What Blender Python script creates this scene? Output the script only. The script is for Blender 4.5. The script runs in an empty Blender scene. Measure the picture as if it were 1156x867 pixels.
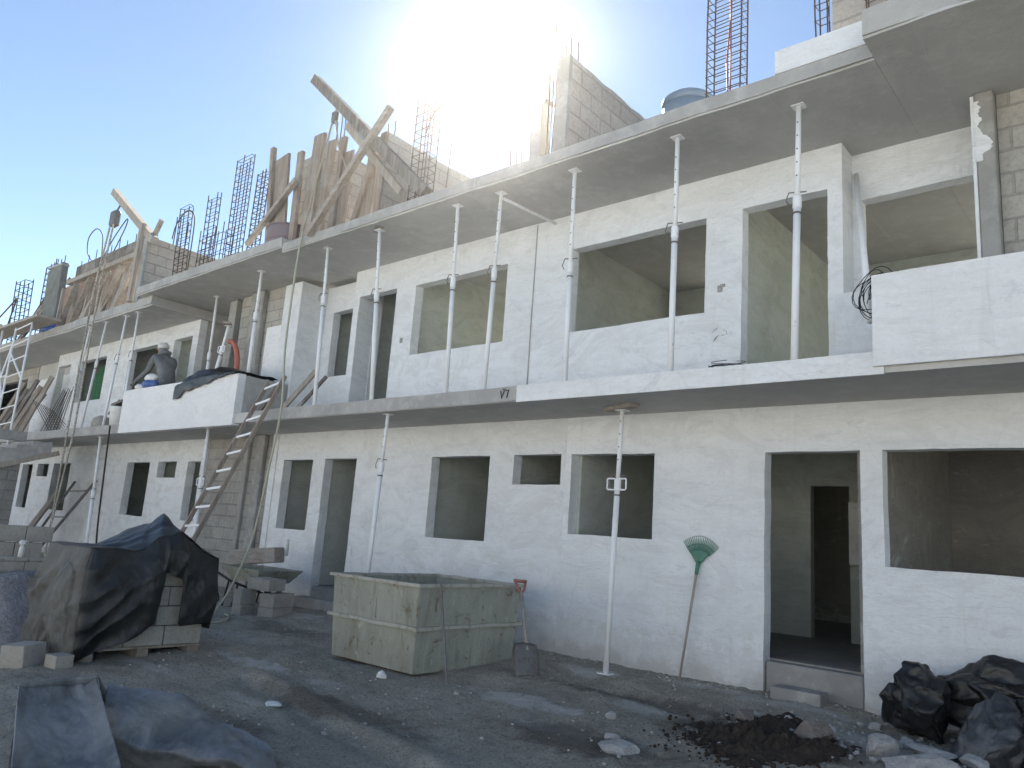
import bpy, bmesh, math, random
from mathutils import Vector, Matrix, noise

random.seed(7)
scn = bpy.context.scene
COL = scn.collection
V = Vector
rad = math.radians

# ------------------------------------------------------------------ materials
class NT:
    """small wrapper for building node materials"""
    def __init__(s, name, rough=0.9):
        s.m = bpy.data.materials.new(name); s.m.use_nodes = True
        s.t = s.m.node_tree; s.b = s.t.nodes['Principled BSDF']
        s.b.inputs['Roughness'].default_value = rough
        s.b.inputs['Specular IOR Level'].default_value = 0.25
        s.pos = s.n('ShaderNodeNewGeometry').outputs['Position']
    def n(s, typ, **kw):
        nd = s.t.nodes.new(typ)
        for k, v in kw.items(): setattr(nd, k, v)
        return nd
    def link(s, a, b): s.t.links.new(a, b)
    def map(s, vec, scale=(1, 1, 1), loc=(0, 0, 0), rot=(0, 0, 0)):
        nd = s.n('ShaderNodeMapping'); s.link(vec, nd.inputs[0])
        nd.inputs['Scale'].default_value = scale; nd.inputs['Location'].default_value = loc
        nd.inputs['Rotation'].default_value = rot
        return nd.outputs[0]
    def noise(s, vec, scale, detail=6, rough=0.6, dist=0.0):
        nd = s.n('ShaderNodeTexNoise'); s.link(vec, nd.inputs['Vector'])
        nd.inputs['Scale'].default_value = scale; nd.inputs['Detail'].default_value = detail
        nd.inputs['Roughness'].default_value = rough; nd.inputs['Distortion'].default_value = dist
        return nd.outputs['Fac']
    def ramp(s, fac, stops):
        nd = s.n('ShaderNodeValToRGB'); s.link(fac, nd.inputs[0])
        e = nd.color_ramp.elements
        while len(e) < len(stops): e.new(0.5)
        for el, (p, c) in zip(e, stops):
            el.position = p
            el.color = (c, c, c, 1) if isinstance(c, (int, float)) else (*c, 1)
        return nd.outputs[0]
    def mix(s, fac, a, b, mode='MIX'):
        nd = s.n('ShaderNodeMix', data_type='RGBA', blend_type=mode)
        if isinstance(fac, (int, float)): nd.inputs[0].default_value = fac
        else: s.link(fac, nd.inputs[0])
        for i, c in ((6, a), (7, b)):
            if isinstance(c, (tuple, list)): nd.inputs[i].default_value = (*c, 1)
            else: s.link(c, nd.inputs[i])
        return nd.outputs[2]
    def math(s, op, a, b=None):
        nd = s.n('ShaderNodeMath', operation=op)
        for i, c in ((0, a), (1, b)):
            if c is None: continue
            if isinstance(c, (int, float)): nd.inputs[i].default_value = c
            else: s.link(c, nd.inputs[i])
        return nd.outputs[0]
    def sep(s, vec):
        nd = s.n('ShaderNodeSeparateXYZ'); s.link(vec, nd.inputs[0]); return nd.outputs
    def comb(s, x, y, z):
        nd = s.n('ShaderNodeCombineXYZ')
        for i, c in enumerate((x, y, z)):
            if isinstance(c, (int, float)): nd.inputs[i].default_value = c
            else: s.link(c, nd.inputs[i])
        return nd.outputs[0]
    def color(s, c):
        if isinstance(c, (tuple, list)): s.b.inputs['Base Color'].default_value = (*c, 1)
        else: s.link(c, s.b.inputs['Base Color'])
    def bump(s, h, dist=0.01, strength=0.6):
        nd = s.n('ShaderNodeBump'); s.link(h, nd.inputs['Height'])
        nd.inputs['Distance'].default_value = dist; nd.inputs['Strength'].default_value = strength
        s.link(nd.outputs[0], s.b.inputs['Normal'])
    def roughness(s, r): s.link(r, s.b.inputs['Roughness'])

def plaster(name, c1, c2, c3, seed=0.0):
    k = NT(name, 0.92)
    p = k.map(k.pos, loc=(seed, seed, seed))
    big = k.noise(p, 0.55, 5, 0.6, 0.4)
    streak = k.noise(k.map(p, scale=(1.1, 1.1, 3.4), rot=(0, 0.5, 0)), 1.6, 7, 0.68, 1.2)
    fine = k.noise(p, 34, 4, 0.6)
    col = k.mix(k.ramp(big, [(0.35, 0.0), (0.68, 1.0)]), c1, c2)
    col = k.mix(k.ramp(streak, [(0.46, 0.0), (0.72, 0.7)]), col, c3)
    col = k.mix(k.ramp(fine, [(0.3, 0.12), (0.55, 0.0)]), col, (0.45, 0.44, 0.42))
    drips = k.noise(k.map(p, scale=(7, 7, 0.45)), 1.0, 5, 0.6)
    col = k.mix(k.ramp(drips, [(0.60, 0.0), (0.8, 0.35)]), col, (0.52, 0.5, 0.46))
    spots = k.noise(p, 5.5, 3, 0.5)
    col = k.mix(k.ramp(spots, [(0.72, 0.0), (0.76, 0.35)]), col, (0.42, 0.40, 0.37))
    blot = k.noise(k.map(p, scale=(1.0, 1.0, 1.5)), 1.15, 9, 0.72, 2.2)
    col = k.mix(k.ramp(blot, [(0.50, 0.0), (0.60, 0.5)]), col, c3)
    col = k.mix(k.ramp(blot, [(0.36, 0.45), (0.42, 0.0)]), col, (0.58, 0.585, 0.61))
    sweep = k.noise(k.map(p, scale=(1.3, 1.3, 5.0), rot=(0, -0.55, 0)), 3.2, 6, 0.7, 1.6)
    col = k.mix(k.ramp(sweep, [(0.60, 0.0), (0.70, 0.5)]), col, (0.60, 0.59, 0.575))
    vor = k.n('ShaderNodeTexVoronoi', feature='DISTANCE_TO_EDGE'); vor.inputs['Scale'].default_value = 0.55
    nzv = k.n('ShaderNodeTexNoise'); k.link(p, nzv.inputs['Vector']); nzv.inputs['Scale'].default_value = 2.5; nzv.inputs['Detail'].default_value = 6
    k.link(k.mix(0.22, p, nzv.outputs['Color']), vor.inputs['Vector'])
    col = k.mix(k.ramp(vor.outputs['Distance'], [(0.0, 0.13), (0.004, 0.0)]), col, (0.40, 0.39, 0.37))
    zz = k.sep(k.pos)[2]
    splash = k.math('ADD', zz, k.math('MULTIPLY', k.noise(p, 9, 8, 0.8), -1.5))
    col = k.mix(k.ramp(splash, [(-0.56, 0.4), (-0.40, 0.0)]), col, (0.58, 0.57, 0.54))
    edge = k.math('ADD', zz, k.math('MULTIPLY', k.noise(p, 3.5, 6, 0.7), -0.75))
    col = k.mix(k.ramp(edge, [(0.06, 0.6), (0.20, 0.0)]), col, (0.46, 0.445, 0.41))
    k.color(col)
    h = k.math('ADD', k.math('MULTIPLY', streak, 1.6), k.math('MULTIPLY', fine, 0.35))
    h = k.math('ADD', h, k.math('ADD', k.math('MULTIPLY', k.noise(p, 9, 5, 0.6), 0.8), k.math('MULTIPLY', sweep, 1.4)))
    k.bump(h, 0.016, 0.7)
    return k.m

def concrete(name, base, dark, light, board=True, seed=0.0):
    k = NT(name, 0.95)
    p = k.map(k.pos, loc=(seed, 0, seed))
    big = k.noise(p, 0.9, 6, 0.65, 0.6)
    mid = k.noise(p, 5, 6, 0.65)
    fine = k.noise(p, 60, 3, 0.6)
    col = k.mix(k.ramp(big, [(0.32, 0.0), (0.68, 1.0)]), dark, base)
    col = k.mix(k.ramp(mid, [(0.48, 0.0), (0.75, 0.7)]), col, light)
    col = k.mix(k.ramp(fine, [(0.3, 0.3), (0.5, 0.0)]), col, dark)
    h = k.math('ADD', mid, k.math('MULTIPLY', fine, 0.4))
    if board:
        x = k.sep(p)[0]
        bw = k.math('FRACT', k.math('MULTIPLY', x, 0.82))
        seam = k.ramp(bw, [(0.0, 1.0), (0.012, 0.0), (0.99, 0.0), (1.0, 1.0)])
        col = k.mix(k.math('MULTIPLY', seam, 0.35), col, light)
        cell = k.n('ShaderNodeTexWhiteNoise', noise_dimensions='1D')
        k.link(k.math('FLOOR', k.math('MULTIPLY', x, 0.82)), cell.inputs['W'])
        col = k.mix(k.ramp(cell.outputs[0], [(0.0, 0.28), (1.0, 0.0)]), col, dark)
        h = k.math('ADD', h, k.math('MULTIPLY', seam, 0.5))
    k.color(col); k.bump(h, 0.01, 0.5)
    return k.m

def blockwork(name, axis, c1, c2, mortar, w=0.4, h=0.2):
    """axis 'x': wall faces +-X (uses Y,Z); axis 'y': wall faces +-Y (uses X,Z)"""
    k = NT(name, 0.95)
    o = k.sep(k.pos)
    wob = k.math('MULTIPLY', k.noise(k.pos, 4, 3), 0.02)
    u = k.math('ADD', o[1] if axis == 'x' else o[0], wob)
    vec = k.comb(u, k.math('ADD', o[2], wob), 0.0)
    br = k.n('ShaderNodeTexBrick'); k.link(vec, br.inputs['Vector'])
    br.inputs['Scale'].default_value = 1.0
    br.inputs['Brick Width'].default_value = w; br.inputs['Row Height'].default_value = h
    br.inputs['Mortar Size'].default_value = 0.012; br.inputs['Mortar Smooth'].default_value = 0.3
    br.inputs['Color1'].default_value = (*c1, 1); br.inputs['Color2'].default_value = (*c2, 1)
    br.inputs['Mortar'].default_value = (*mortar, 1)
    n1 = k.noise(k.pos, 1.3, 6, 0.65, 0.5); n2 = k.noise(k.pos, 26, 5, 0.7)
    col = k.mix(k.ramp(n1, [(0.4, 0.0), (0.75, 0.55)]), br.outputs['Color'], (0.5, 0.48, 0.44))
    col = k.mix(k.ramp(n2, [(0.3, 0.5), (0.55, 0.0)]), col, tuple(v * 0.5 for v in c1))
    k.color(col)
    hh = k.math('ADD', k.math('MULTIPLY', br.outputs['Fac'], -1.0), k.math('MULTIPLY', n2, 0.5))
    k.bump(hh, 0.012, 0.8)
    return k.m

def speckle(name, base, spot, scale=20, lo=0.5, hi=0.7, rough=0.85, metal=0.0, bump=0.004, big=None):
    k = NT(name, rough); k.b.inputs['Metallic'].default_value = metal
    n1 = k.noise(k.pos, scale, 6, 0.7); n2 = k.noise(k.pos, scale * 0.12, 4, 0.6, 0.6)
    col = k.mix(k.ramp(n1, [(lo, 0.0), (hi, 1.0)]), base, spot)
    col = k.mix(k.ramp(n2, [(0.42, 0.0), (0.7, 0.6)]), col, big or spot)
    k.color(col); k.bump(n1, bump, 0.6)
    return k.m

def wood(name, base, dark, axis=2):
    k = NT(name, 0.9)
    sc = [22, 22, 22]; sc[axis] = 1.6
    n1 = k.noise(k.map(k.pos, scale=sc), 1.0, 6, 0.65, 0.6)
    n2 = k.noise(k.pos, 2.5, 4)
    col = k.mix(k.ramp(n1, [(0.35, 0.0), (0.7, 1.0)]), dark, base)
    col = k.mix(k.ramp(n2, [(0.5, 0.0), (0.75, 0.7)]), col, (0.42, 0.40, 0.37))
    k.color(col); k.bump(n1, 0.006, 0.6)
    return k.m

def sheeting(name, base, dust, amount=0.6, rough=0.42, scale=2.2):
    k = NT(name, rough); k.b.inputs['Specular IOR Level'].default_value = 0.5
    n1 = k.noise(k.pos, scale, 8, 0.7, 0.8); n2 = k.noise(k.pos, 40, 4, 0.7)
    f = k.ramp(n1, [(0.42, 0.0), (0.72, amount)])
    col = k.mix(f, base, dust)
    col = k.mix(k.ramp(n2, [(0.62, 0.0), (0.72, amount * 0.6)]), col, dust)
    k.color(col)
    k.roughness(k.ramp(n1, [(0.3, rough), (0.75, min(0.95, rough + 0.4))]))
    k.bump(k.math('ADD', k.noise(k.pos, 14, 5, 0.6, 1.5), k.math('MULTIPLY', n1, 0.6)), 0.012, 0.5)
    return k.m

M = {}
M['plaster'] = plaster('white_plaster', (0.82, 0.835, 0.85), (0.75, 0.765, 0.78), (0.66, 0.665, 0.67))
M['plaster_b'] = plaster('white_plaster_patchy', (0.81, 0.825, 0.84), (0.73, 0.745, 0.76), (0.63, 0.635, 0.64), 13.0)
M['plaster_c'] = plaster('white_plaster_stained', (0.79, 0.805, 0.82), (0.70, 0.715, 0.73), (0.56, 0.555, 0.54), 31.0)
M['parapet'] = plaster('parapet_plaster', (0.84, 0.84, 0.84), (0.77, 0.77, 0.77), (0.72, 0.72, 0.71), 57.0)
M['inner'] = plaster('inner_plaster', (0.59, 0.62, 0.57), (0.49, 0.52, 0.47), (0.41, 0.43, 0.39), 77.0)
M['slab'] = concrete('cast_concrete_slab', (0.52, 0.515, 0.50), (0.40, 0.395, 0.38), (0.62, 0.615, 0.60))
M['edge'] = concrete('slab_edge_concrete', (0.42, 0.41, 0.39), (0.30, 0.29, 0.28), (0.56, 0.55, 0.53), False, 9.0)
M['rawcol'] = concrete('column_concrete', (0.34, 0.335, 0.32), (0.24, 0.235, 0.22), (0.48, 0.47, 0.45), False, 4.0)
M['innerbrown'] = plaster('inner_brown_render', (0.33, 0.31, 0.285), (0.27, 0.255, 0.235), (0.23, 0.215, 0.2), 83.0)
M['darkconc'] = concrete('dark_wall_concrete', (0.20, 0.205, 0.19), (0.14, 0.145, 0.135), (0.27, 0.27, 0.25), False, 44.0)
M['floor'] = concrete('floor_concrete', (0.30, 0.29, 0.28), (0.22, 0.21, 0.20), (0.38, 0.37, 0.35), False, 21.0)
M['block_x'] = blockwork('blockwork_side', 'x', (0.42, 0.38, 0.34), (0.36, 0.32, 0.285), (0.27, 0.25, 0.23))
M['block_y'] = blockwork('blockwork_front', 'y', (0.42, 0.40, 0.36), (0.35, 0.335, 0.305), (0.28, 0.27, 0.25))
M['block_grey'] = blockwork('blockwork_grey_front', 'y', (0.31, 0.30, 0.28), (0.25, 0.24, 0.225), (0.20, 0.195, 0.185))
M['block_red'] = blockwork('blockwork_reddish', 'y', (0.36, 0.22, 0.16), (0.32, 0.20, 0.15), (0.28, 0.25, 0.22), 0.28, 0.12)
M['block_dark'] = blockwork('blockwork_grey', 'x', (0.26, 0.25, 0.235), (0.21, 0.20, 0.19), (0.16, 0.155, 0.15))
M['oneblock'] = speckle('cement_block', (0.36, 0.34, 0.30), (0.24, 0.225, 0.20), 34, 0.48, 0.72, 0.96, 0, 0.01, (0.44, 0.42, 0.38))
M['prop'] = speckle('painted_steel_prop', (0.80, 0.81, 0.82), (0.42, 0.38, 0.34), 22, 0.6, 0.74, 0.55, 0.0, 0.002, (0.70, 0.70, 0.69))
M['steel'] = speckle('dull_steel', (0.20, 0.20, 0.20), (0.12, 0.09, 0.07), 20, 0.5, 0.7, 0.6, 0.5)
M['rebar'] = speckle('rusty_rebar', (0.075, 0.062, 0.055), (0.12, 0.065, 0.04), 40, 0.5, 0.7, 0.8, 0.2, 0.002)
M['redrod'] = speckle('red_conduit', (0.24, 0.08, 0.07), (0.18, 0.07, 0.06), 20, 0.5, 0.7, 0.6)
M['wood'] = wood('weathered_timber', (0.44, 0.395, 0.345), (0.26, 0.22, 0.185))
M['woodx'] = wood('weathered_timber_long', (0.42, 0.375, 0.33), (0.26, 0.22, 0.19), 0)
M['board'] = wood('formwork_board', (0.36, 0.305, 0.26), (0.21, 0.17, 0.14))
M['boarddark'] = wood('old_dark_board', (0.23, 0.20, 0.18), (0.10, 0.085, 0.075))
M['tubold'] = speckle('mortar_crusted_steel', (0.31, 0.285, 0.23), (0.44, 0.42, 0.36), 7, 0.45, 0.7, 0.85, 0.15, 0.008, (0.22, 0.20, 0.16))
M['tarp'] = sheeting('black_plastic_sheet', (0.010, 0.011, 0.012), (0.085, 0.085, 0.08), 0.18, 0.24)
M['tarpdust'] = sheeting('dusty_plastic_sheet', (0.045, 0.045, 0.043), (0.19, 0.187, 0.172), 0.85, 0.5)
M['tarpblue'] = sheeting('dusty_grey_sheet', (0.10, 0.112, 0.125), (0.34, 0.355, 0.365), 0.85, 0.38, 2.6)
M['bag'] = sheeting('bin_bag_plastic', (0.010, 0.010, 0.011), (0.09, 0.092, 0.095), 0.22, 0.22, 3.2)
def tub_material():
    k = NT('mortar_crusted_steel', 0.85)
    st = k.noise(k.map(k.pos, scale=(9, 9, 1.1)), 1.0, 7, 0.7, 0.8); cr = k.noise(k.pos, 7, 8, 0.75, 0.5); sp = k.noise(k.pos, 30, 5, 0.7)
    big = k.noise(k.pos, 1.6, 5, 0.6)
    col = k.mix(k.ramp(big, [(0.35, 0.0), (0.65, 1.0)]), (0.265, 0.27, 0.22), (0.35, 0.355, 0.30))
    col = k.mix(k.ramp(st, [(0.42, 0.0), (0.66, 0.6)]), col, (0.42, 0.425, 0.38))
    col = k.mix(k.ramp(st, [(0.30, 0.8), (0.43, 0.0)]), col, (0.17, 0.155, 0.12))
    col = k.mix(k.ramp(cr, [(0.60, 0.0), (0.66, 0.7)]), col, (0.52, 0.515, 0.48))
    col = k.mix(k.ramp(cr, [(0.36, 0.85), (0.43, 0.0)]), col, (0.17, 0.11, 0.075))
    col = k.mix(k.ramp(sp, [(0.66, 0.0), (0.70, 0.7)]), col, (0.12, 0.11, 0.09))
    k.color(col); k.bump(k.math('ADD', k.math('MULTIPLY', cr, 1.5), k.math('ADD', st, k.math('MULTIPLY', sp, 0.5))), 0.015, 0.8)
    return k.m
M['tub'] = tub_material()
M['tubrim'] = speckle('mortar_crusted_flange', (0.42, 0.41, 0.36), (0.24, 0.21, 0.16), 13, 0.5, 0.66, 0.9, 0.1, 0.01, (0.5, 0.49, 0.44))
M['bagdust'] = sheeting('dusty_bin_bag', (0.028, 0.030, 0.034), (0.17, 0.178, 0.19), 0.75, 0.34, 3.0)
M['rope'] = speckle('rope_fibre', (0.36, 0.33, 0.26), (0.22, 0.20, 0.15), 60, 0.5, 0.7)
M['chain'] = speckle('light_rope', (0.52, 0.49, 0.42), (0.20, 0.17, 0.14), 34, 0.46, 0.58)
M['hose'] = speckle('green_hose', (0.44, 0.44, 0.34), (0.34, 0.34, 0.26), 20, 0.5, 0.7, 0.5)
M['black'] = speckle('black_rubber', (0.02, 0.02, 0.022), (0.06, 0.06, 0.06), 30, 0.55, 0.75, 0.6)
M['redhose'] = speckle('red_corrugated_hose', (0.50, 0.16, 0.11), (0.36, 0.15, 0.12), 20, 0.5, 0.7, 0.6)
M['green'] = speckle('green_plastic', (0.06, 0.19, 0.135), (0.15, 0.27, 0.22), 25, 0.55, 0.75, 0.5)
M['greencloth'] = speckle('green_cloth', (0.06, 0.17, 0.085), (0.04, 0.11, 0.06), 8, 0.5, 0.7)
M['tank'] = speckle('blue_grey_plastic', (0.20, 0.26, 0.33), (0.26, 0.31, 0.37), 6, 0.5, 0.7, 0.6)
M['drum'] = speckle('rusty_violet_drum', (0.21, 0.19, 0.22), (0.26, 0.18, 0.15), 12, 0.5, 0.7, 0.75, 0.2)
M['whitepl'] = speckle('white_plastic', (0.72, 0.72, 0.70), (0.45, 0.44, 0.41), 9, 0.55, 0.75, 0.5)
M['bluepl'] = speckle('blue_plastic', (0.06, 0.12, 0.34), (0.2, 0.24, 0.4), 9, 0.55, 0.75, 0.5)
M['cardboard'] = speckle('cardboard', (0.46, 0.41, 0.32), (0.38, 0.33, 0.25), 12, 0.5, 0.7)
M['redgrip'] = speckle('faded_red_plastic', (0.34, 0.14, 0.11), (0.30, 0.22, 0.2), 30, 0.5, 0.7, 0.6)
M['skin'] = speckle('skin', (0.36, 0.21, 0.14), (0.30, 0.18, 0.12), 20, 0.5, 0.7, 0.6)
M['grey_cloth'] = speckle('dusty_grey_cloth', (0.15, 0.16, 0.17), (0.27, 0.27, 0.27), 9, 0.48, 0.7, 0.95, 0, 0.01)
M['rock'] = speckle('pale_rubble', (0.38, 0.37, 0.36), (0.25, 0.24, 0.235), 14, 0.45, 0.7, 0.95, 0, 0.02, (0.48, 0.47, 0.46))
M['brown_rock'] = speckle('brown_rubble', (0.17, 0.14, 0.12), (0.25, 0.22, 0.2), 14, 0.45, 0.7, 0.95, 0, 0.02)
M['pebble'] = speckle('gravel_stone', (0.33, 0.315, 0.285), (0.46, 0.445, 0.415), 9, 0.5, 0.62, 0.95)
M['soil'] = speckle('damp_dark_soil', (0.035, 0.027, 0.021), (0.065, 0.05, 0.04), 22, 0.45, 0.7, 0.98, 0, 0.02)
M['pile'] = speckle('grey_violet_gravel', (0.27, 0.26, 0.265), (0.15, 0.145, 0.145), 40, 0.45, 0.62, 0.98, 0, 0.03, (0.33, 0.32, 0.325))
M['mark'] = speckle('black_marker', (0.03, 0.03, 0.03), (0.08, 0.08, 0.08), 30, 0.5, 0.8)
M['smudge'] = speckle('wall_smudge', (0.20, 0.195, 0.19), (0.4, 0.39, 0.38), 50, 0.45, 0.6)

M['paleroad'] = concrete('pale_concrete_road', (0.50, 0.50, 0.50), (0.42, 0.42, 0.42), (0.56, 0.56, 0.56), False, 90.0)  # for the added unseen strip that bounces sunlight
M['paleearth'] = speckle('pale_limestone_earth', (0.50, 0.50, 0.495), (0.42, 0.42, 0.42), 3, 0.45, 0.7, 0.97, 0, 0.05)  # for the added unseen bank, pale to reflect sun at the facade

def ground_material():
    k = NT('site_dirt', 0.97)
    p = k.pos
    big = k.noise(p, 0.45, 6, 0.62, 0.8); mid = k.noise(p, 3.0, 7, 0.7, 0.4)
    fine = k.noise(p, 16, 8, 0.8); grit = k.noise(p, 48, 6, 0.8)
    col = k.mix(k.ramp(big, [(0.34, 0.0), (0.66, 1.0)]), (0.47, 0.44, 0.375), (0.60, 0.565, 0.49))
    col = k.mix(k.ramp(mid, [(0.36, 0.55), (0.56, 0.0)]), col, (0.29, 0.26, 0.21))
    col = k.mix(k.ramp(fine, [(0.54, 0.0), (0.74, 0.85)]), col, (0.46, 0.455, 0.44))
    col = k.mix(k.ramp(grit, [(0.38, 0.85), (0.5, 0.0)]), col, (0.19, 0.17, 0.14))
    # spilt lime and mortar dust, each spot where it was dropped
    warp = k.noise(p, 4.2, 8, 0.78)
    xy = k.sep(p)
    tot = None
    for (x, y, rx, ry, a) in ((-6.7, -2.75, 0.75, 0.16, 0.85), (-5.7, -2.75, 0.35, 0.12, 0.6), (-4.1, -1.9, 0.75, 0.22, 0.8), (-3.3, -1.35, 0.5, 0.2, 0.6),
                           (-3.6, -2.3, 0.55, 0.16, 0.5), (-7.2, -3.55, 0.9, 0.10, 0.5), (-8.1, -2.2, 0.9, 0.22, 0.5), (-4.5, -0.45, 0.55, 0.16, 0.7), (-2.4, -0.35, 0.7, 0.16, 0.6),
                           (-3.4, -0.22, 0.8, 0.10, 0.6), (-1.7, -0.9, 0.5, 0.3, 0.7), (-9.0, -0.75, 0.8, 0.3, 0.6), (-5.6, -3.5, 0.5, 0.1, 0.4)):
        dx = k.math('DIVIDE', k.math('SUBTRACT', xy[0], x), rx); dy = k.math('DIVIDE', k.math('SUBTRACT', xy[1], y), ry)
        d = k.math('SQRT', k.math('ADD', k.math('MULTIPLY', dx, dx), k.math('MULTIPLY', dy, dy)))
        d = k.math('ADD', d, k.math('MULTIPLY', k.math('SUBTRACT', warp, 0.5), 3.0))
        f = k.math('MULTIPLY', k.ramp(d, [(0.45, 1.0), (0.85, 0.0)]), a)
        tot = f if tot is None else k.math('MAXIMUM', tot, f)
    col = k.mix(tot, col, (0.66, 0.65, 0.62))
    # damp dark earth near the doorway and along the filled trench
    tot = None
    for (x, y, rx, ry, a) in ((-2.35, -1.35, 0.75, 0.55, 0.95), (-3.6, -1.05, 1.0, 0.22, 0.55), (-4.9, -3.15, 1.1, 0.22, 0.55), (-3.2, -2.4, 0.9, 0.35, 0.6), (-5.2, -4.0, 0.9, 0.3, 0.5), (-8.2, -1.5, 1.2, 0.3, 0.4)):
        dx = k.math('DIVIDE', k.math('SUBTRACT', xy[0], x), rx); dy = k.math('DIVIDE', k.math('SUBTRACT', xy[1], y), ry)
        d = k.math('SQRT', k.math('ADD', k.math('MULTIPLY', dx, dx), k.math('MULTIPLY', dy, dy)))
        d = k.math('ADD', d, k.math('MULTIPLY', k.math('SUBTRACT', warp, 0.5), 2.2))
        f = k.math('MULTIPLY', k.ramp(d, [(0.5, 1.0), (1.1, 0.0)]), a)
        tot = f if tot is None else k.math('MAXIMUM', tot, f)
    col = k.mix(tot, col, (0.055, 0.046, 0.038))
    k.color(col)
    h = k.math('ADD', k.math('MULTIPLY', mid, 1.5), k.math('ADD', fine, k.math('MULTIPLY', grit, 0.5)))
    k.bump(h, 0.045, 1.0)
    return k.m
M['ground'] = ground_material()

# ------------------------------------------------------------------ mesh helpers
class MB:
    def __init__(s): s.v = []; s.f = []
    def add(s, vs, fs):
        b = len(s.v); s.v += [V(v) for v in vs]; s.f += [tuple(b + i for i in f) for f in fs]; return s
    def box(s, x0, x1, y0, y1, z0, z1):
        return s.add([(x0, y0, z0), (x1, y0, z0), (x1, y1, z0), (x0, y1, z0), (x0, y0, z1), (x1, y0, z1), (x1, y1, z1), (x0, y1, z1)],
                     [(0, 3, 2, 1), (4, 5, 6, 7), (0, 1, 5, 4), (1, 2, 6, 5), (2, 3, 7, 6), (3, 0, 4, 7)])
    def bar(s, p, q, w, h, up=(0, 0, 1)):
        """rectangular bar from p to q"""
        p, q = V(p), V(q); d = (q - p).normalized(); u = V(up)
        if abs(d.dot(u)) > 0.98: u = V((0, 1, 0))
        a = d.cross(u).normalized(); b = a.cross(d).normalized()
        vs = []
        for c in (p, q):
            for sa, sb in ((-1, -1), (1, -1), (1, 1), (-1, 1)): vs.append(c + a * sa * w / 2 + b * sb * h / 2)
        return s.add(vs, [(3, 2, 1, 0), (4, 5, 6, 7), (0, 1, 5, 4), (1, 2, 6, 5), (2, 3, 7, 6), (3, 0, 4, 7)])
    def tube(s, pts, r, n=8, cap=True):
        pts = [V(p) for p in pts]; rs = r if isinstance(r, (list, tuple)) else [r] * len(pts)
        base = len(s.v); ref = None
        for i, p in enumerate(pts):
            d = (pts[min(i + 1, len(pts) - 1)] - pts[max(i - 1, 0)]).normalized()
            if ref is None:
                ref = V((0, 0, 1)) if abs(d.z) < 0.9 else V((1, 0, 0))
            a = (ref - d * ref.dot(d)).normalized(); ref = a; b = d.cross(a)
            for j in range(n):
                t = 2 * math.pi * j / n; s.v.append(p + (a * math.cos(t) + b * math.sin(t)) * rs[i])
        for i in range(len(pts) - 1):
            for j in range(n):
                k = (j + 1) % n
                s.f.append((base + i * n + j, base + i * n + k, base + (i + 1) * n + k, base + (i + 1) * n + j))
        if cap:
            s.f.append(tuple(base + j for j in reversed(range(n))))
            s.f.append(tuple(base + (len(pts) - 1) * n + j for j in range(n)))
        return s
    def lathe(s, c, prof, n=24, caps=True):
        c = V(c); base = len(s.v)
        for r, z in prof:
            for j in range(n):
                t = 2 * math.pi * j / n; s.v.append(c + V((r * math.cos(t), r * math.sin(t), z)))
        for i in range(len(prof) - 1):
            for j in range(n):
                k = (j + 1) % n
                s.f.append((base + i * n + j, base + i * n + k, base + (i + 1) * n + k, base + (i + 1) * n + j))
        if caps:
            s.f.append(tuple(base + j for j in reversed(range(n))))
            s.f.append(tuple(base + (len(prof) - 1) * n + j for j in range(n)))
        return s
    def grid(s, fn, nu, nv):
        base = len(s.v)
        for i in range(nu + 1):
            for j in range(nv + 1): s.v.append(V(fn(i / nu, j / nv)))
        for i in range(nu):
            for j in range(nv):
                a = base + i * (nv + 1) + j; s.f.append((a, a + nv + 1, a + nv + 2, a + 1))
        return s
    def build(s, name, mat, parent=None, loc=None, smooth=False, bevel=0, weld=0, solid=0):
        o0 = V(loc) if loc is not None else V((0, 0, 0))
        if parent is not None:
            r = parent
            while r.parent is not None: r = r.parent
            o0 = V(r.location)
        me = bpy.data.meshes.new(name)
        me.from_pydata([tuple(v - o0) for v in s.v], [], s.f)
        bm = bmesh.new(); bm.from_mesh(me)
        if weld: bmesh.ops.remove_doubles(bm, verts=bm.verts, dist=weld)
        if bevel: bmesh.ops.bevel(bm, geom=[e for e in bm.edges if not e.is_boundary], offset=bevel, segments=1, affect='EDGES')
        if not solid: bmesh.ops.recalc_face_normals(bm, faces=bm.faces)
        if smooth:
            for f in bm.faces: f.smooth = True
        bm.to_mesh(me); bm.free()
        me.materials.append(M[mat] if isinstance(mat, str) else mat)
        o = bpy.data.objects.new(name, me); COL.objects.link(o)
        if parent is not None: o.parent = parent
        else: o.location = o0
        if solid:
            md = o.modifiers.new('thickness', 'SOLIDIFY'); md.thickness = solid; md.offset = 0
        return o

def thing(name, label, cat, loc=(0, 0, 0), group=None):
    o = bpy.data.objects.new(name, None); COL.objects.link(o); o.location = loc
    o.empty_display_size = 0.2
    return tag(o, label, cat, group)
def tag(o, label, cat, group=None):
    o['label'] = label; o['category'] = cat
    if group: o['group'] = group
    return o
def kind(o, k): o['kind'] = k; return o
def nz(p, s=1.0, k=0.0): return noise.noise(V((p[0] * s + k, p[1] * s + k * 0.7, p[2] * s - k)))
def ridge(p, s, k=0.0): return 1.0 - abs(nz(p, s, k)) * 2.0

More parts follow.
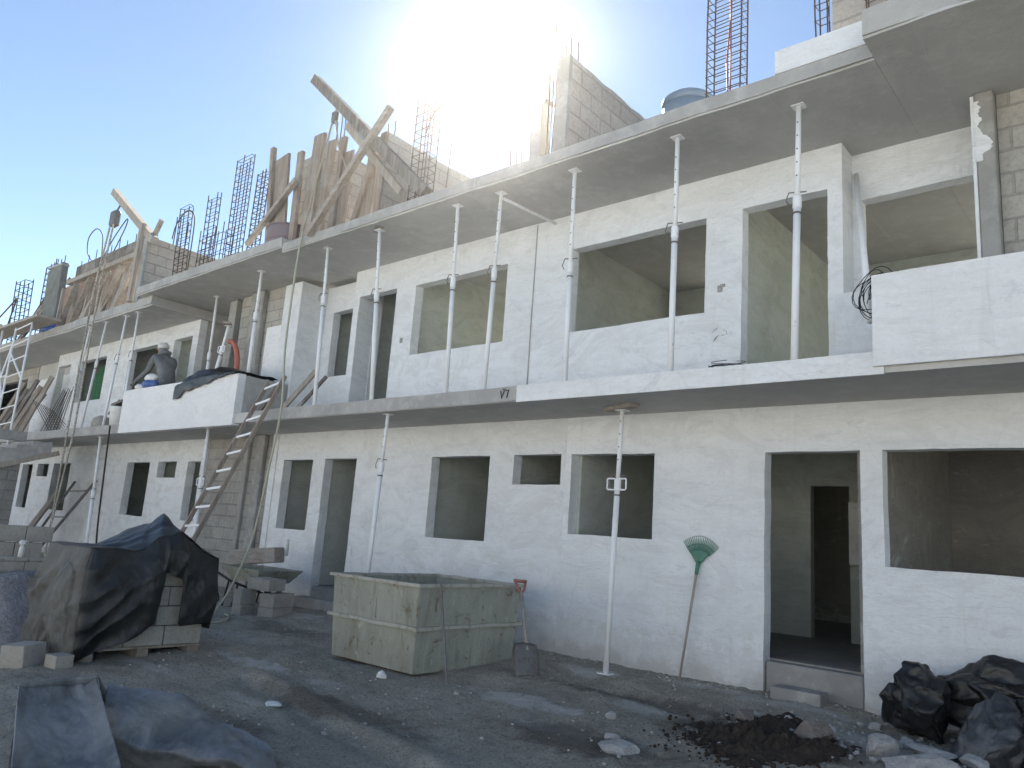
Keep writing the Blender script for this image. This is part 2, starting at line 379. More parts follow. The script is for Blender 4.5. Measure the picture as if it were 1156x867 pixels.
def wavy_wall(x0, x1, y0, y1, z0, z1, holes, step=0.08, amp=0.007, notch=None):
    """wall slab facing -Y with rectangular holes, edges a little uneven as hand-trowelled"""
    def cuts(a, b, extra):
        c = sorted({round(a, 4), round(b, 4)} | {round(e, 4) for e in extra if a < e < b})
        out = []
        for p, q in zip(c, c[1:]):
            n = max(1, int(round((q - p) / step)))
            out += [p + (q - p) * i / n for i in range(n)]
        return out + [c[-1]]
    xs = cuts(x0, x1, [h[0] for h in holes] + [h[1] for h in holes])
    zs = cuts(z0, z1, [h[2] for h in holes] + [h[3] for h in holes])
    def solid(i, j):
        if i < 0 or j < 0 or i >= len(xs) - 1 or j >= len(zs) - 1: return False
        cx = (xs[i] + xs[i + 1]) / 2; cz = (zs[j] + zs[j + 1]) / 2
        return not any(h[0] < cx < h[1] and h[2] < cz < h[3] for h in holes)
    b = MB(); idx = {}
    def vert(i, j, s):
        key = (i, j, s)
        if key not in idx:
            x, z = xs[i], zs[j]; y = y1 if s else y0
            dx = nz((x * 1, z, 3), 2.3, 5) * amp + nz((x, z, 3), 9, 1) * amp * 0.6
            dz = nz((x, z, 8), 2.3, 2) * amp + nz((x, z, 8), 9, 4) * amp * 0.6
            if j == 0 and z0 < 0.6: dz += nz((x, 0, 1), 3, 2) * 0.05
            if x in (x0, x1): dx = 0
            idx[key] = len(b.v); b.v.append(V((x + dx, y + (nz((x, z, 1), 1.1, 9) * amp if s == 0 else 0), z + dz)))
        return idx[key]
    for i in range(len(xs) - 1):
        for j in range(len(zs) - 1):
            if not solid(i, j): continue
            b.f.append((vert(i, j, 0), vert(i + 1, j, 0), vert(i + 1, j + 1, 0), vert(i, j + 1, 0)))
            b.f.append((vert(i, j, 1), vert(i, j + 1, 1), vert(i + 1, j + 1, 1), vert(i + 1, j, 1)))
            if not solid(i - 1, j): b.f.append((vert(i, j, 0), vert(i, j + 1, 0), vert(i, j + 1, 1), vert(i, j, 1)))
            if not solid(i + 1, j): b.f.append((vert(i + 1, j, 0), vert(i + 1, j, 1), vert(i + 1, j + 1, 1), vert(i + 1, j + 1, 0)))
            if not solid(i, j - 1): b.f.append((vert(i, j, 0), vert(i, j, 1), vert(i + 1, j, 1), vert(i + 1, j, 0)))
            if not solid(i, j + 1): b.f.append((vert(i, j + 1, 0), vert(i + 1, j + 1, 0), vert(i + 1, j + 1, 1), vert(i, j + 1, 1)))
    return b

def rough_slab(x0, x1, y0, y1, z0, z1, amp=0.012, step=0.15, seed=0):
    """cast slab whose front edge is a little ragged"""
    n = max(2, int((x1 - x0) / step)); b = MB()
    for i in range(n + 1):
        x = x0 + (x1 - x0) * i / n
        a1 = (nz((x, 1, 0), 1.4, seed) + 0.6 * nz((x, 2, 0), 5, seed)) * amp
        a2 = (nz((x, 5, 0), 1.4, seed) + 0.6 * nz((x, 7, 0), 5, seed)) * amp
        a3 = (nz((x, 9, 0), 1.1, seed)) * amp
        b.v += [V((x, y0 + a1, z0 + a3 * 0.3)), V((x, y0 + a2, z1 + a3)), V((x, y1, z1)), V((x, y1, z0))]
    for i in range(n):
        k = i * 4
        for j in range(4): b.f.append((k + j, k + (j + 1) % 4, k + 4 + (j + 1) % 4, k + 4 + j))
    b.f.append((3, 2, 1, 0)); k = n * 4; b.f.append((k, k + 1, k + 2, k + 3))
    return b

def holed_slab(x0, x1, y0, y1, z0, z1, holes):
    b = wavy_wall(x0, x1, z0, z1, y0, y1, holes, 0.4, 0.0)
    b.v = [V((v.x, v.z, v.y)) for v in b.v]
    return b

# ------------------------------------------------------------------ terrain
def H0(x, y):
    yy = min(max(y, -8.0), 0.5)
    return 0.40 + 0.05 * yy
def H(x, y):
    z = H0(x, y)
    f = max(0.0, min(1.0, (30 - abs(x)) / 10)) if abs(x) > 20 else 1.0
    z += (nz((x, y, 0), 0.55) * 0.035 + nz((x, y, 0), 1.9, 3) * 0.022 + nz((x, y, 0), 5.5, 6) * 0.010) * f
    # shallow filled trench running past the wall
    t = (y + 1.0 + 0.30 * (x + 3.5)) / 0.16
    if -4.6 < x < -2.2: z -= 0.045 * math.exp(-t * t)
    t = (y + 3.2 + 0.18 * (x + 5)) / 0.10
    if -6.3 < x < -3.2: z += 0.03 * math.exp(-t * t) - 0.035 * math.exp(-((t + 1.8) ** 2))
    return z

def build_ground():
    def axis(lo, hi, st, a, b):
        c = []; x = lo
        while x < hi: c.append(x); x += st
        c.append(hi)
        out = []; d = st; x = lo
        while x > a: d *= 1.5; x -= d; out.append(x)
        out2 = []; d = st; x = hi
        while x < b: d *= 1.5; x += d; out2.append(x)
        return list(reversed(out)) + c + out2
    xs = axis(-11.5, 0.3, 0.036, -110, 110); ys = axis(-6.2, 0.12, 0.030, -110, 110)
    b = MB(); n = len(ys)
    for x in xs:
        for y in ys:
            z = H(x, y)
            if -13 < x < 1 and -7 < y < 0.2:
                z += nz((x, y, 0), 9, 5) * 0.009 + nz((x, y, 0), 17, 2) * 0.009 + max(0, nz((x, y, 0), 26, 8) - 0.2) * 0.035
            b.v.append(V((x, y, z)))
    for i in range(len(xs) - 1):
        for j in range(n - 1):
            a = i * n + j; b.f.append((a, a + n, a + n + 1, a + 1))
    return kind(b.build('ground', 'ground', smooth=True), 'structure')
build_ground()
def build_bounce_ground():
    # unseen pale strip and bank, added behind the viewer to bounce sun onto facade
    b = MB(); kind(b.box(-60, 60, -15.5, -9.2, -0.25, 0.012).build('road', 'paleroad'), 'structure')
    b = MB()
    b.grid(lambda u, v: (-60 + 120 * u, -15.2 - 12 * v, -0.05 + 7.2 * v ** 0.8 + (nz((u * 60, v * 10, 0), 0.4) * 0.8 + nz((u * 60, v * 10, 0), 1.3) * 0.25) * min(1, v * 4)), 120, 24)
    kind(b.build('embankment', 'paleearth', smooth=True), 'structure')
build_bounce_ground()

def stone_mesh(b, c, r, seed, flat=0.7, sub=1):
    bm = bmesh.new(); bmesh.ops.create_icosphere(bm, subdivisions=sub, radius=1.0)
    rot = Matrix.Rotation(seed * 1.7, 3, 'Z') @ Matrix.Rotation(seed * 0.9, 3, 'X')
    base = len(b.v)
    for v in bm.verts:
        d = v.co.normalized()
        k = 1 + 0.42 * nz(d, 1.3, seed * 3.1) + 0.16 * nz(d, 3.4, seed)
        p = rot @ (d * k)
        b.v.append(V(c) + V((p.x * r, p.y * r, p.z * r * flat)))
    for f in bm.faces: b.f.append(tuple(base + v.index for v in f.verts))
    bm.free()

def scatter():
    b = MB(); rnd = random.Random(3)
    for i in range(4500):
        x = rnd.uniform(-11.5, -0.3); y = rnd.uniform(-6.2, -0.02)
        if nz((x, y, 0), 0.8, 11) + rnd.random() * 0.7 < 0.25: continue
        r = 0.004 + 0.013 * rnd.random() ** 4
        if rnd.random() < 0.012: r *= 2.0
        stone_mesh(b, (x, y, H(x, y) + r * 0.25), r, i * 0.37, 0.7, 1)
    o = b.build('gravel_scatter', 'pebble'); o['kind'] = 'stuff'
    o['label'] = 'small loose gravel strewn over the dirt yard'
    b = MB()
    for i in range(520):
        t = rnd.random()
        x = rnd.uniform(-9, -0.6); y = -0.04 - abs(rnd.gauss(0, 0.16))
        r = 0.005 + 0.015 * rnd.random() ** 3
        stone_mesh(b, (x, y, H(x, y) + r * 0.3), r, i * 0.73, 0.75, 1)
    for i in range(230):
        x = rnd.gauss(-1.75, 0.42); y = rnd.gauss(-1.0, 0.35)
        if y > -0.05 or x > -0.3: continue
        r = 0.006 + 0.03 * rnd.random() ** 4
        stone_mesh(b, (x, y, H(x, y) + r * 0.3), r, i * 0.51, 0.75, 1)
    o = b.build('rubble_scatter', 'rock'); o['kind'] = 'stuff'
    o['label'] = 'pale crumbs of mortar and rubble along the foot of the wall'
scatter()

def soil():
    b = MB(); nx, ny = 190, 210
    def f(u, v):
        x = -3.25 + 1.75 * u; y = -2.75 + 2.15 * v
        cx = (x + 2.40 - 0.28 * (y + 1.6)) / 0.62; cy = (y + 1.45) / 0.85
        d = math.sqrt(cx * cx + cy * cy) + 0.75 * nz((x, y, 0), 1.7, 4) + 0.3 * nz((x, y, 0), 6, 4)
        k = max(0.0, 1 - d) ** 0.7
        cl = abs(nz((x, y, 0), 8, 2)) * 0.06 + abs(nz((x, y, 0), 19, 2)) * 0.05 + abs(nz((x, y, 0), 44, 2)) * 0.025
        return (x, y, H(x, y) - 0.05 + k * (0.10 + cl))
    b.grid(f, nx, ny)
    o = kind(b.build('soil_heap', 'soil'), 'stuff'); o['label'] = 'low heap of damp dark soil in front of the doorstep'
    b = MB(); rnd = random.Random(5)
    for i in range(1500):
        x = rnd.gauss(-2.38, 0.30) + 0.2 * nz((i, 1, 1), 0.7); y = rnd.gauss(-1.55, 0.36)
        if y > -0.2 or (x + 2.38) ** 2 + (y + 1.55) ** 2 > 0.55: continue
        r = 0.003 + 0.02 * rnd.random() ** 5
        stone_mesh(b, (x, y, H(x, y) + r * 0.2 + 0.01), r, i * 0.61, 0.8, 1)
    o = kind(b.build('soil_clods', 'soil'), 'stuff'); o['label'] = 'dark clods of earth strewn around the soil heap'
    b = MB()
    def g(u, v):
        x = -12.6 + 4.0 * u; y = -5.3 + 2.6 * v
        cx = (x + 10.0) / 1.45; cy = (y + 4.02) / 0.95
        d = math.sqrt(cx * cx + cy * cy)
        k = max(0.0, 1 - d)
        return (x, y, H(x, y) - 0.03 + 1.02 * min(k, 0.62) + nz((x, y, 0), 3, 4) * 0.05 * min(1, k * 4) + (nz((x, y, 0), 9, 4) * 0.012 + nz((x, y, 0), 28, 4) * 0.012) * min(1, k * 5))
    b.grid(g, 110, 80)
    o = kind(b.build('gravel_pile', 'pile'), 'stuff'); o['label'] = 'pile of violet grey gravel behind the sheeted block pallet'
soil()

# ------------------------------------------------------------------ houses
ZF, ZL0, ZL1, ZR0, ZR1 = 0.68, 2.98, 3.13, 5.51, 5.64
YB = 5.5
def inner_walls(t, xa, xb, z0, z1, parts):
    for (x0, x1, y0, y1, za, zb) in parts:
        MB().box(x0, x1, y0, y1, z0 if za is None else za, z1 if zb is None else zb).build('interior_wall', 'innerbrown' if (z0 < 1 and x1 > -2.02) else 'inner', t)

# house with the wide doorway (right)
h = thing('row_house', 'rightmost white plastered house with an open doorway and a wide window hole on each floor', 'house', (-1.0, 0, 0.3), 'row of unfinished two storey houses')
wavy_wall(-5.25, 4.0, 0.0, 0.15, 0.30, 2.99,
          [(-5.17, -4.10, 1.67, 2.555), (-2.915, -2.06, 0.30, 2.545), (-1.88, 0.35, 1.57, 2.545)]).build('ground_wall', 'plaster', h, weld=0.0005)
wavy_wall(-5.895, -2.18, 0.0, 0.15, ZL1 - 0.01, ZR0 + 0.01,
          [(-5.335, -3.57, 4.01, 5.055), (-3.17, -2.32, ZL1 - 0.01, 5.07)]).build('upper_wall', 'plaster', h, weld=0.0005)
wavy_wall(-2.33, 0.6, 0.31, 0.45, ZL1 - 0.01, ZR0 + 0.01, [(-2.10, -1.14, 4.02, 5.03)]).build('recessed_wall', 'plaster', h, weld=0.0005)
MB().box(-2.328, -2.181, 0.152, 0.309, ZL1 + 0.001, ZR0).build('return_wall', 'plaster', h)
MB().box(-2.16, -1.70, -0.30, 0.305, ZL1 + 0.001, 3.90).build('low_wall', 'plaster_b', h)
# shared block party wall with its column
wavy_wall(-0.90, 0.9, -0.10, 0.05, ZL1, ZR0 + 0.008, [], amp=0.012).build('block_wall', 'block_y', h)
MB().box(-1.04, -0.905, -0.24, 0.02, ZL1, ZR0 - 0.01).build('column', 'rawcol', h, bevel=0.012)
MB().box(-1.068, -1.042, -0.235, -0.05, ZL1, ZR0 - 0.03).build('column_render', 'plaster', h)
cp = MB(); zs_ = [4.88 + 0.54 * i / 54 for i in range(55)]
def cw(z): return max(0.012, 0.035 + 0.085 * math.exp(-((z - 5.02) / 0.075) ** 2) + 0.03 * nz((z, 2, 1), 22, 1) + 0.02 * nz((z, 5, 1), 50, 1))
for z in zs_:
    cp.v += [V((-1.04, -0.2405, z)), V((-1.04, -0.246, z)), V((-1.04 + cw(z), -0.246, z)), V((-1.04 + cw(z), -0.2405, z))]
for i in range(54):
    for j in range(4): cp.f.append((i * 4 + j, i * 4 + (j + 1) % 4, i * 4 + 4 + (j + 1) % 4, i * 4 + 4 + j))
cp.build('column_plaster_patch', 'plaster', h)
rough_slab(-5.14, 4.0, -1.05, YB, ZL0, ZL1 + 0.005, 0.006, seed=3).build('balcony_slab', 'slab', h)
rough_slab(-5.14, -1.57, -1.068, -1.048, ZL0 - 0.012, ZL1 + 0.012, 0.006, seed=6).build('slab_trim', 'parapet', h)
rough_slab(-1.635, 4.0, -1.10, -0.98, ZL0 + 0.045, 3.735, 0.006, seed=8).build('balcony_parapet', 'parapet', h)
rough_slab(-5.895, -1.56, -1.15, 0.26, ZR0, ZR1, 0.016, seed=12).build('roof_slab', 'slab', h)
holed_slab(-5.895, -1.56, 0.261, YB, ZR0, ZR1, []).build('rear_roof_slab', 'slab', h)
rough_slab(-5.895, -1.56, -1.165, -1.148, ZR0 + 0.02, ZR1 + 0.02, 0.014, seed=15).build('roof_edge', 'edge', h)
rough_slab(-1.558, 4.0, -1.46, YB, ZR0 - 0.004, ZR1 + 0.10, 0.02, seed=22).build('roof_overhang', 'slab', h)
rough_slab(-1.558, 4.0, -1.475, -1.458, ZR0 + 0.02, ZR1 + 0.115, 0.014, seed=25).build('overhang_edge', 'edge', h)
rough_slab(-2.36, -1.56, -1.172, -1.02, ZR1 + 0.022, 5.885, 0.004, seed=5).build('roof_upstand', 'parapet', h)
MB().box(-5.25, 4.0, 0.16, YB, 0.3, ZF).build('floor', 'floor', h)
MB().box(-2.905, -2.07, 0.022, 0.158, 0.25, ZF - 0.015).build('doorstep', 'rawcol', h, bevel=0.012)
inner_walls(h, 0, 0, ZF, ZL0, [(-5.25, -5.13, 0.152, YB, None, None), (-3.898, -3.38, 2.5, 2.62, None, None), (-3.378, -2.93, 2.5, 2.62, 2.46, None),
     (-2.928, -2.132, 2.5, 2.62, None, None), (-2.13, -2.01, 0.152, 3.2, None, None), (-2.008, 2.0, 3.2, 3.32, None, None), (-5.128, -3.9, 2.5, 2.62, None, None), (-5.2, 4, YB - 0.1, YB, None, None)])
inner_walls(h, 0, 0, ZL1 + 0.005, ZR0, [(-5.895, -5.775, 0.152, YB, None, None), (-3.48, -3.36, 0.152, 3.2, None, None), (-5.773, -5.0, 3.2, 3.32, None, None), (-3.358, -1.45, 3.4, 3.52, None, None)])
b = MB()
for x in (-4.6, -3.0):
    b.box(x, x + 0.16, -0.9, YB - 0.2, ZR0 - 0.004, ZR0 + 0.001)
# seam line of the two houses
MB().tube([(-5.90, -0.004, ZL1), (-5.905, -0.006, 4.2), (-5.90, -0.004, ZR0 - 0.02)], 0.008, 6).build('seam_joint', 'edge', h)

# middle house
h = thing('row_house', 'middle white house with paired doorway and tall window hole behind the steel mortar tub', 'house', (-8.5, 0, 0.3), 'row of unfinished two storey houses')
wavy_wall(-11.15, -5.252, 0.0, 0.15, 0.28, 2.99,
          [(-10.94, -10.14, 1.46, 2.545), (-9.83, -9.06, 0.28, 2.555), (-7.465, -6.42, 1.51, 2.555), (-6.03, -5.315, 2.21, 2.56)]).build('ground_wall', 'plaster_b', h, weld=0.0005)
wavy_wall(-9.56, -5.897, 0.0, 0.15, ZL1 - 0.01, ZR0 + 0.01,
          [(-8.13, -6.365, 4.02, 5.06), (-9.42, -8.55, ZL1 - 0.01, 5.08)]).build('upper_wall', 'plaster_b', h, weld=0.0005)
wavy_wall(-10.74, -9.41, 0.31, 0.45, ZL1 - 0.01, ZR0 + 0.01, [(-10.5, -9.76, 3.95, 5.06)]).build('recessed_wall', 'plaster_b', h, weld=0.0005)
MB().box(-9.558, -9.422, 0.152, 0.309, ZL1 + 0.001, ZR0).build('return_wall', 'plaster_b', h)
MB().box(-11.24, -10.75, -0.20, 0.36, ZL1, ZR0 - 0.004).build('side_pier', 'plaster_b', h, bevel=0.008)
wavy_wall(-12.9, -11.245, -0.04, 0.10, ZL1, ZR0 + 0.10, [], amp=0.014).build('block_wall', 'block_y', h)
MB().box(-12.42, -12.02, -0.15, -0.042, ZL1, ZR0 + 0.06).build('column', 'rawcol', h, bevel=0.015)
rough_slab(-11.92, -11.245, -0.052, -0.041, 3.92, 4.88, 0.006, 0.06).build('wall_render_patch', 'parapet', h)
rough_slab(-11.96, -11.245, -0.062, -0.0415, 3.14, 3.90, 0.010, 0.06).build('cement_patch', 'edge', h)
rough_slab(-12.1, -5.142, -1.05, YB, ZL0 - 0.003, ZL1, 0.012, seed=33).build('balcony_slab', 'slab', h)
rough_slab(-10.3, -5.142, -1.066, -1.048, ZL0 + 0.004, ZL1 + 0.01, 0.016, 0.1, seed=37).build('slab_edge', 'edge', h)
rough_slab(-9.9, -5.897, -1.15, 0.26, ZR0 + 0.002, ZR1 + 0.002, 0.016, seed=41).build('roof_slab', 'slab', h)
holed_slab(-9.9, -5.897, 0.261, YB, ZR0 + 0.002, ZR1 + 0.002, []).build('rear_roof_slab', 'slab', h)
rough_slab(-9.9, -5.897, -1.165, -1.148, ZR0 + 0.02, ZR1 + 0.018, 0.014, seed=44).build('roof_edge', 'edge', h)
rough_slab(-14.85, -9.902, -1.17, 3.0, ZR0 + 0.08, ZR1 + 0.10, 0.014, seed=47).build('roof_overhang', 'slab', h)
rough_slab(-14.85, -9.902, -1.185, -1.168, ZR0 + 0.10, ZR1 + 0.115, 0.014, seed=49).build('overhang_edge', 'edge', h)
MB().box(-12.1, -5.252, 0.16, YB, 0.3, ZF - 0.003).build('floor', 'floor', h)
MB().box(-9.82, -9.07, 0.022, 0.158, 0.25, ZF - 0.012).build('doorstep', 'rawcol', h, bevel=0.012)
# bare party walls at ground level between this house and the next
wavy_wall(-12.02, -11.152, 0.03, 0.16, 0.25, 2.985, [], amp=0.012).build('block_wall', 'block_grey', h)
MB().box(-11.75, -11.52, -0.05, 0.028, 0.25, 2.975).build('column', 'rawcol', h, bevel=0.012)
wavy_wall(-13.518, -12.022, 0.05, 0.16, 0.25, 2.96, [], amp=0.012).build('block_wall', 'block_grey', h)
MB().box(-12.14, -12.021, -0.03, 0.048, 0.25, 2.955).build('column', 'rawcol', h, bevel=0.012)
MB().box(-11.30, -11.151, -0.02, 0.029, 0.25, 2.98).build('wall_edge_render', 'plaster_c', h)
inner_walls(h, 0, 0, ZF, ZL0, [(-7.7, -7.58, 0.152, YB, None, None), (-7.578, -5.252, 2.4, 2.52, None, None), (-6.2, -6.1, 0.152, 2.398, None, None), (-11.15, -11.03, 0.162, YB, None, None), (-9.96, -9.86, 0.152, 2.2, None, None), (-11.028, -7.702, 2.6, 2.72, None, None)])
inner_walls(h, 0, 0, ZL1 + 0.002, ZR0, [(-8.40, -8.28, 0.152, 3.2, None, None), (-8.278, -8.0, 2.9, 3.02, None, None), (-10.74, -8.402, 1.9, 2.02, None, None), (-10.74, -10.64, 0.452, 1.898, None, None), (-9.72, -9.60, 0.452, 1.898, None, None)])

# third house
h = thing('row_house', 'third white house from the right whose balcony has a solid white parapet', 'house', (-15.2, 0, 0.3), 'row of unfinished two storey houses')
wavy_wall(-18.25, -13.52, 0.0, 0.15, 0.25, 2.99,
          [(-16.81, -15.74, 1.46, 2.55), (-15.37, -14.6, 2.24, 2.555), (-14.15, -13.66, 1.45, 2.55)]).build('ground_wall', 'plaster_c', h, weld=0.0005)
wavy_wall(-18.25, -14.52, 0.0, 0.15, ZL1 - 0.01, 5.42,
          [(-17.62, -15.85, 4.12, 5.075), (-15.53, -14.76, 3.14, 5.09)]).build('upper_wall', 'plaster_c', h, weld=0.0005)
wavy_wall(-14.66, -12.8, 1.0, 1.14, ZL1 - 0.01, 5.62, [], amp=0.01).build('recessed_wall', 'block_y', h, weld=0.0005)
MB().box(-14.658, -14.522, 0.152, 0.998, ZL1 + 0.001, 5.41).build('return_wall', 'edge', h)
MB().box(-13.35, -13.10, -0.05, 0.20, ZL1, 5.585).build('column', 'rawcol', h, bevel=0.012)
MB().box(-12.902, -12.80, 0.102, 0.998, ZL1 + 0.001, 5.60).build('return_wall', 'block_x', h)
rough_slab(-18.25, -12.102, -1.05, YB, ZL0 - 0.02, ZL1 - 0.003, 0.012, seed=53).build('balcony_slab', 'slab', h)
rough_slab(-18.25, -14.85, -1.064, -1.048, ZL0 - 0.01, ZL1 + 0.004, 0.014, 0.1, seed=55).build('slab_edge', 'edge', h)
pa = rough_slab(-14.85, -10.78, -1.085, -0.96, ZL0 - 0.028, 3.755, 0.006, seed=58).build('balcony_parapet', 'parapet', h)
MB().box(-10.90, -10.778, -0.957, -0.22, ZL1 + 0.003, 3.74).build('parapet_return', 'edge', h, bevel=0.008)
rough_slab(-18.25, -14.45, -1.02, YB, 5.40, 5.585, 0.02, seed=61).build('roof_slab', 'slab', h)
rough_slab(-18.25, -14.45, -1.036, -1.018, 5.43, 5.60, 0.014, seed=63).build('roof_edge', 'edge', h)
MB().box(-18.25, -12.102, 0.16, YB, 0.3, ZF + 0.002).build('floor', 'floor', h)
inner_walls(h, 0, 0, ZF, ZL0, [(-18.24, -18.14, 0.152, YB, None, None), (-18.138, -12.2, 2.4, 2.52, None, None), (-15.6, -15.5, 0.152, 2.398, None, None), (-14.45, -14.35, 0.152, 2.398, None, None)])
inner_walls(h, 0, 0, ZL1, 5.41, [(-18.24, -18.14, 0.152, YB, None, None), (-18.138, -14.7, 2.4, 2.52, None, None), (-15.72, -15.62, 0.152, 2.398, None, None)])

# fourth house, half hidden
h = thing('row_house', 'fourth house from the right, half hidden by the concrete stair and scaffold', 'house', (-21.3, 0, 0.3), 'row of unfinished two storey houses')
wavy_wall(-24.4, -18.252, 0.0, 0.15, 0.25, 2.99,
          [(-23.2, -22.46, 1.43, 2.55), (-22.1, -21.33, 2.24, 2.55), (-21.0, -19.92, 1.44, 2.555)]).build('ground_wall', 'plaster_c', h, weld=0.0005)
wavy_wall(-22.02, -18.252, 0.0, 0.15, ZL1 - 0.01, 5.42,
          [(-20.58, -18.9, 4.05, 5.085), (-21.93, -21.1, 3.14, 5.09)]).build('upper_wall', 'plaster_c', h, weld=0.0005)
wavy_wall(-24.4, -22.022, 0.31, 0.45, ZL1 - 0.01, 4.98, []).build('recessed_wall', 'plaster_c', h, weld=0.0005)
MB().box(-24.4, -22.022, 0.32, 0.44, 4.982, 5.41).build('concrete_lintel', 'slab', h)
rough_slab(-24.4, -18.252, -1.05, YB, ZL0 - 0.024, ZL1 - 0.006, 0.012, seed=73).build('balcony_slab', 'slab', h)
rough_slab(-24.4, -18.252, -1.064, -1.048, ZL0 - 0.01, ZL1 + 0.004, 0.014, 0.1, seed=75).build('slab_edge', 'edge', h)
rough_slab(-25.6, -18.252, -1.0, YB, 5.402, 5.582, 0.02, seed=77).build('roof_slab', 'slab', h)
rough_slab(-25.6, -18.252, -1.016, -0.998, 5.43, 5.60, 0.014, seed=78).build('roof_edge', 'edge', h)
MB().box(-24.4, -18.252, 0.16, YB, 0.3, ZF).build('floor', 'floor', h)
inner_walls(h, 0, 0, ZF, ZL0, [(-24.39, -18.3, 2.4, 2.52, None, None), (-22.3, -22.2, 0.152, 2.398, None, None), (-21.2, -21.1, 0.152, 2.398, None, None)])
inner_walls(h, 0, 0, ZL1, 5.41, [(-22.0, -18.3, 2.4, 2.52, None, None), (-21.0, -20.9, 0.152, 2.398, None, None)])

# far end house, bare
h = thing('row_house', 'bare grey unplastered house at the far left end of the row behind the scaffold', 'house', (-27, 0, 0.3), 'row of unfinished two storey houses')
wavy_wall(-46, -24.402, 0.3, 0.45, 0.25, 5.4, [(-28.6, -25.2, 3.2, 5.1), (-28, -26.5, 1.4, 2.5)], step=0.3).build('front_wall', 'block_y', h)
MB().box(-46, -24.402, -1.05, YB, ZL0, ZL1).build('balcony_slab', 'slab', h)
MB().box(-46, -25.602, -1.0, YB, 5.40, 5.58).build('roof_slab', 'slab', h)
MB().box(-46, -24.5, 2.2, 2.3, 0.3, 5.39).build('interior_wall', 'inner', h)
rough_slab(-46, -25.4, -0.7, -0.55, 5.582, 6.55, 0.02).build('roof_parapet', 'block_red', h)

# marks on the walls and slab edge
mk = MB()
for pts in (((-5.36, 3.10), (-5.34, 3.02), (-5.31, 3.10)), ((-5.295, 3.10), (-5.25, 3.105), (-5.27, 3.02)), ((-5.33, 3.115), (-5.30, 3.115))):
    mk.tube([(x, -1.0705, z) for x, z in pts], 0.006, 5)
tag(mk.build('painted_mark', 'mark', None, (-5.3, -1.07, 3.06)), 'small black hand painted letters V and T on the raw slab edge', 'mark')
sm = MB()
for i, (x, z, w, hh) in enumerate(((-3.40, 4.24, 0.05, 0.07), (-3.37, 4.27, 0.05, 0.03))):
    sm.box(x - w / 2, x + w / 2, -0.012 - 0.002 * i, 0.0, z - hh / 2, z + hh / 2)
tag(sm.build('cable_outlet', 'smudge', None, (-3.4, 0, 4.24)), 'little dark outlet hole in the white wall left of the upper doorway', 'outlet')
tag(MB().box(-8.36, -8.31, -0.010, 0.0, 4.22, 4.29).build('cable_outlet', 'smudge', None, (-8.33, 0, 4.25)), 'little dark outlet hole in the white wall left of the middle upper window', 'outlet')

# ------------------------------------------------------------------ walls standing on the roof
def gable(x, y0, y1, z1, lab, mat='block_x', th=0.15, z0=5.63, jag=0.0, slope=0.0):
    b = MB(); n = max(2, int((y1 - y0) / 0.2)); 
    for i in range(n + 1):
        y = y0 + (y1 - y0) * i / n
        top = z1 - slope * (y - y0) + nz((x, y, 0), 3, 4) * 0.03 * (0 < i)
        b.v += [V((x - th, y, z0)), V((x, y, z0)), V((x + nz((y, 1, x), 2) * 0.006, y, top)), V((x - th, y, top))]
    for i in range(n):
        k = i * 4
        for j in range(4): b.f.append((k + j, k + 4 + j, k + 4 + (j + 1) % 4, k + (j + 1) % 4))
    b.f.append((0, 1, 2, 3)); k = n * 4; b.f.append((k + 3, k + 2, k + 1, k))
    t = thing('gable_wall', lab, 'wall', (x, y0, z0), 'block gable walls rising above the roof slab')
    b.build('wall', mat, t)
    return t
g = gable(-4.72, -1.0, 3.2, 6.86, 'tall block gable wall on the roof left of the blue grey tank')
MB().box(-4.875, -4.715, -1.06, -1.002, 5.63, 6.86).build('end_column', 'rawcol', g)
g = gable(-7.84, -1.0, 3.2, 6.92, 'block gable wall on the roof right of the crossed timber beams')
MB().box(-7.99, -7.85, -1.03, -1.002, 5.63, 6.93).build('end_board', 'board', g)
g = gable(-15.1, -1.0, 3.6, 6.92, 'pale block gable wall on the roof under the left hoist beam', z0=5.57)
MB().box(-15.27, -15.09, -1.05, -1.002, 5.57, 6.90).build('end_column', 'rawcol', g)
g = gable(-9.72, -0.72, 0.55, 7.42, 'narrow block wall panel on the roof behind the formwork boards', z0=5.75)
rough_slab(-10.45, -9.872, -0.72, -0.58, 5.75, 7.34, 0.004).build('front_panel', 'block_y', g)
g = gable(-1.52, -0.85, -0.45, 7.1, 'block pier on the roof at the top right behind the upstand', mat='block_x', th=0.46, z0=5.64)
t = thing('concrete_column', 'slim raw concrete column on the roof left of the tallest gable wall', 'column', (-5.25, -0.85, 5.64))
b = MB()
for i in range(9):
    z = 5.64 + 1.2 * i / 8; w = 0.085 - 0.02 * i / 8 + nz((z, 1, 1), 4) * 0.012; cx = -5.25 + nz((z, 9, 3), 3) * 0.02
    b.v += [V((cx - w, -0.93, z)), V((cx + w, -0.93, z)), V((cx + w, -0.77, z)), V((cx - w, -0.77, z))]
for i in range(8):
    for j in range(4): b.f.append((i * 4 + j, i * 4 + (j + 1) % 4, i * 4 + 4 + (j + 1) % 4, i * 4 + 4 + j))
b.f += [(3, 2, 1, 0), (32, 33, 34, 35)]
b.build('shaft', 'rawcol', t)
MB().box(-5.34, -5.18, -0.95, -0.75, 6.842, 6.91).build('cap', 'rawcol', t, bevel=0.01)
MB().bar((-5.19, -0.85, 6.55), (-4.98, -0.85, 6.38), 0.04, 0.04).build('brace', 'wood', t)

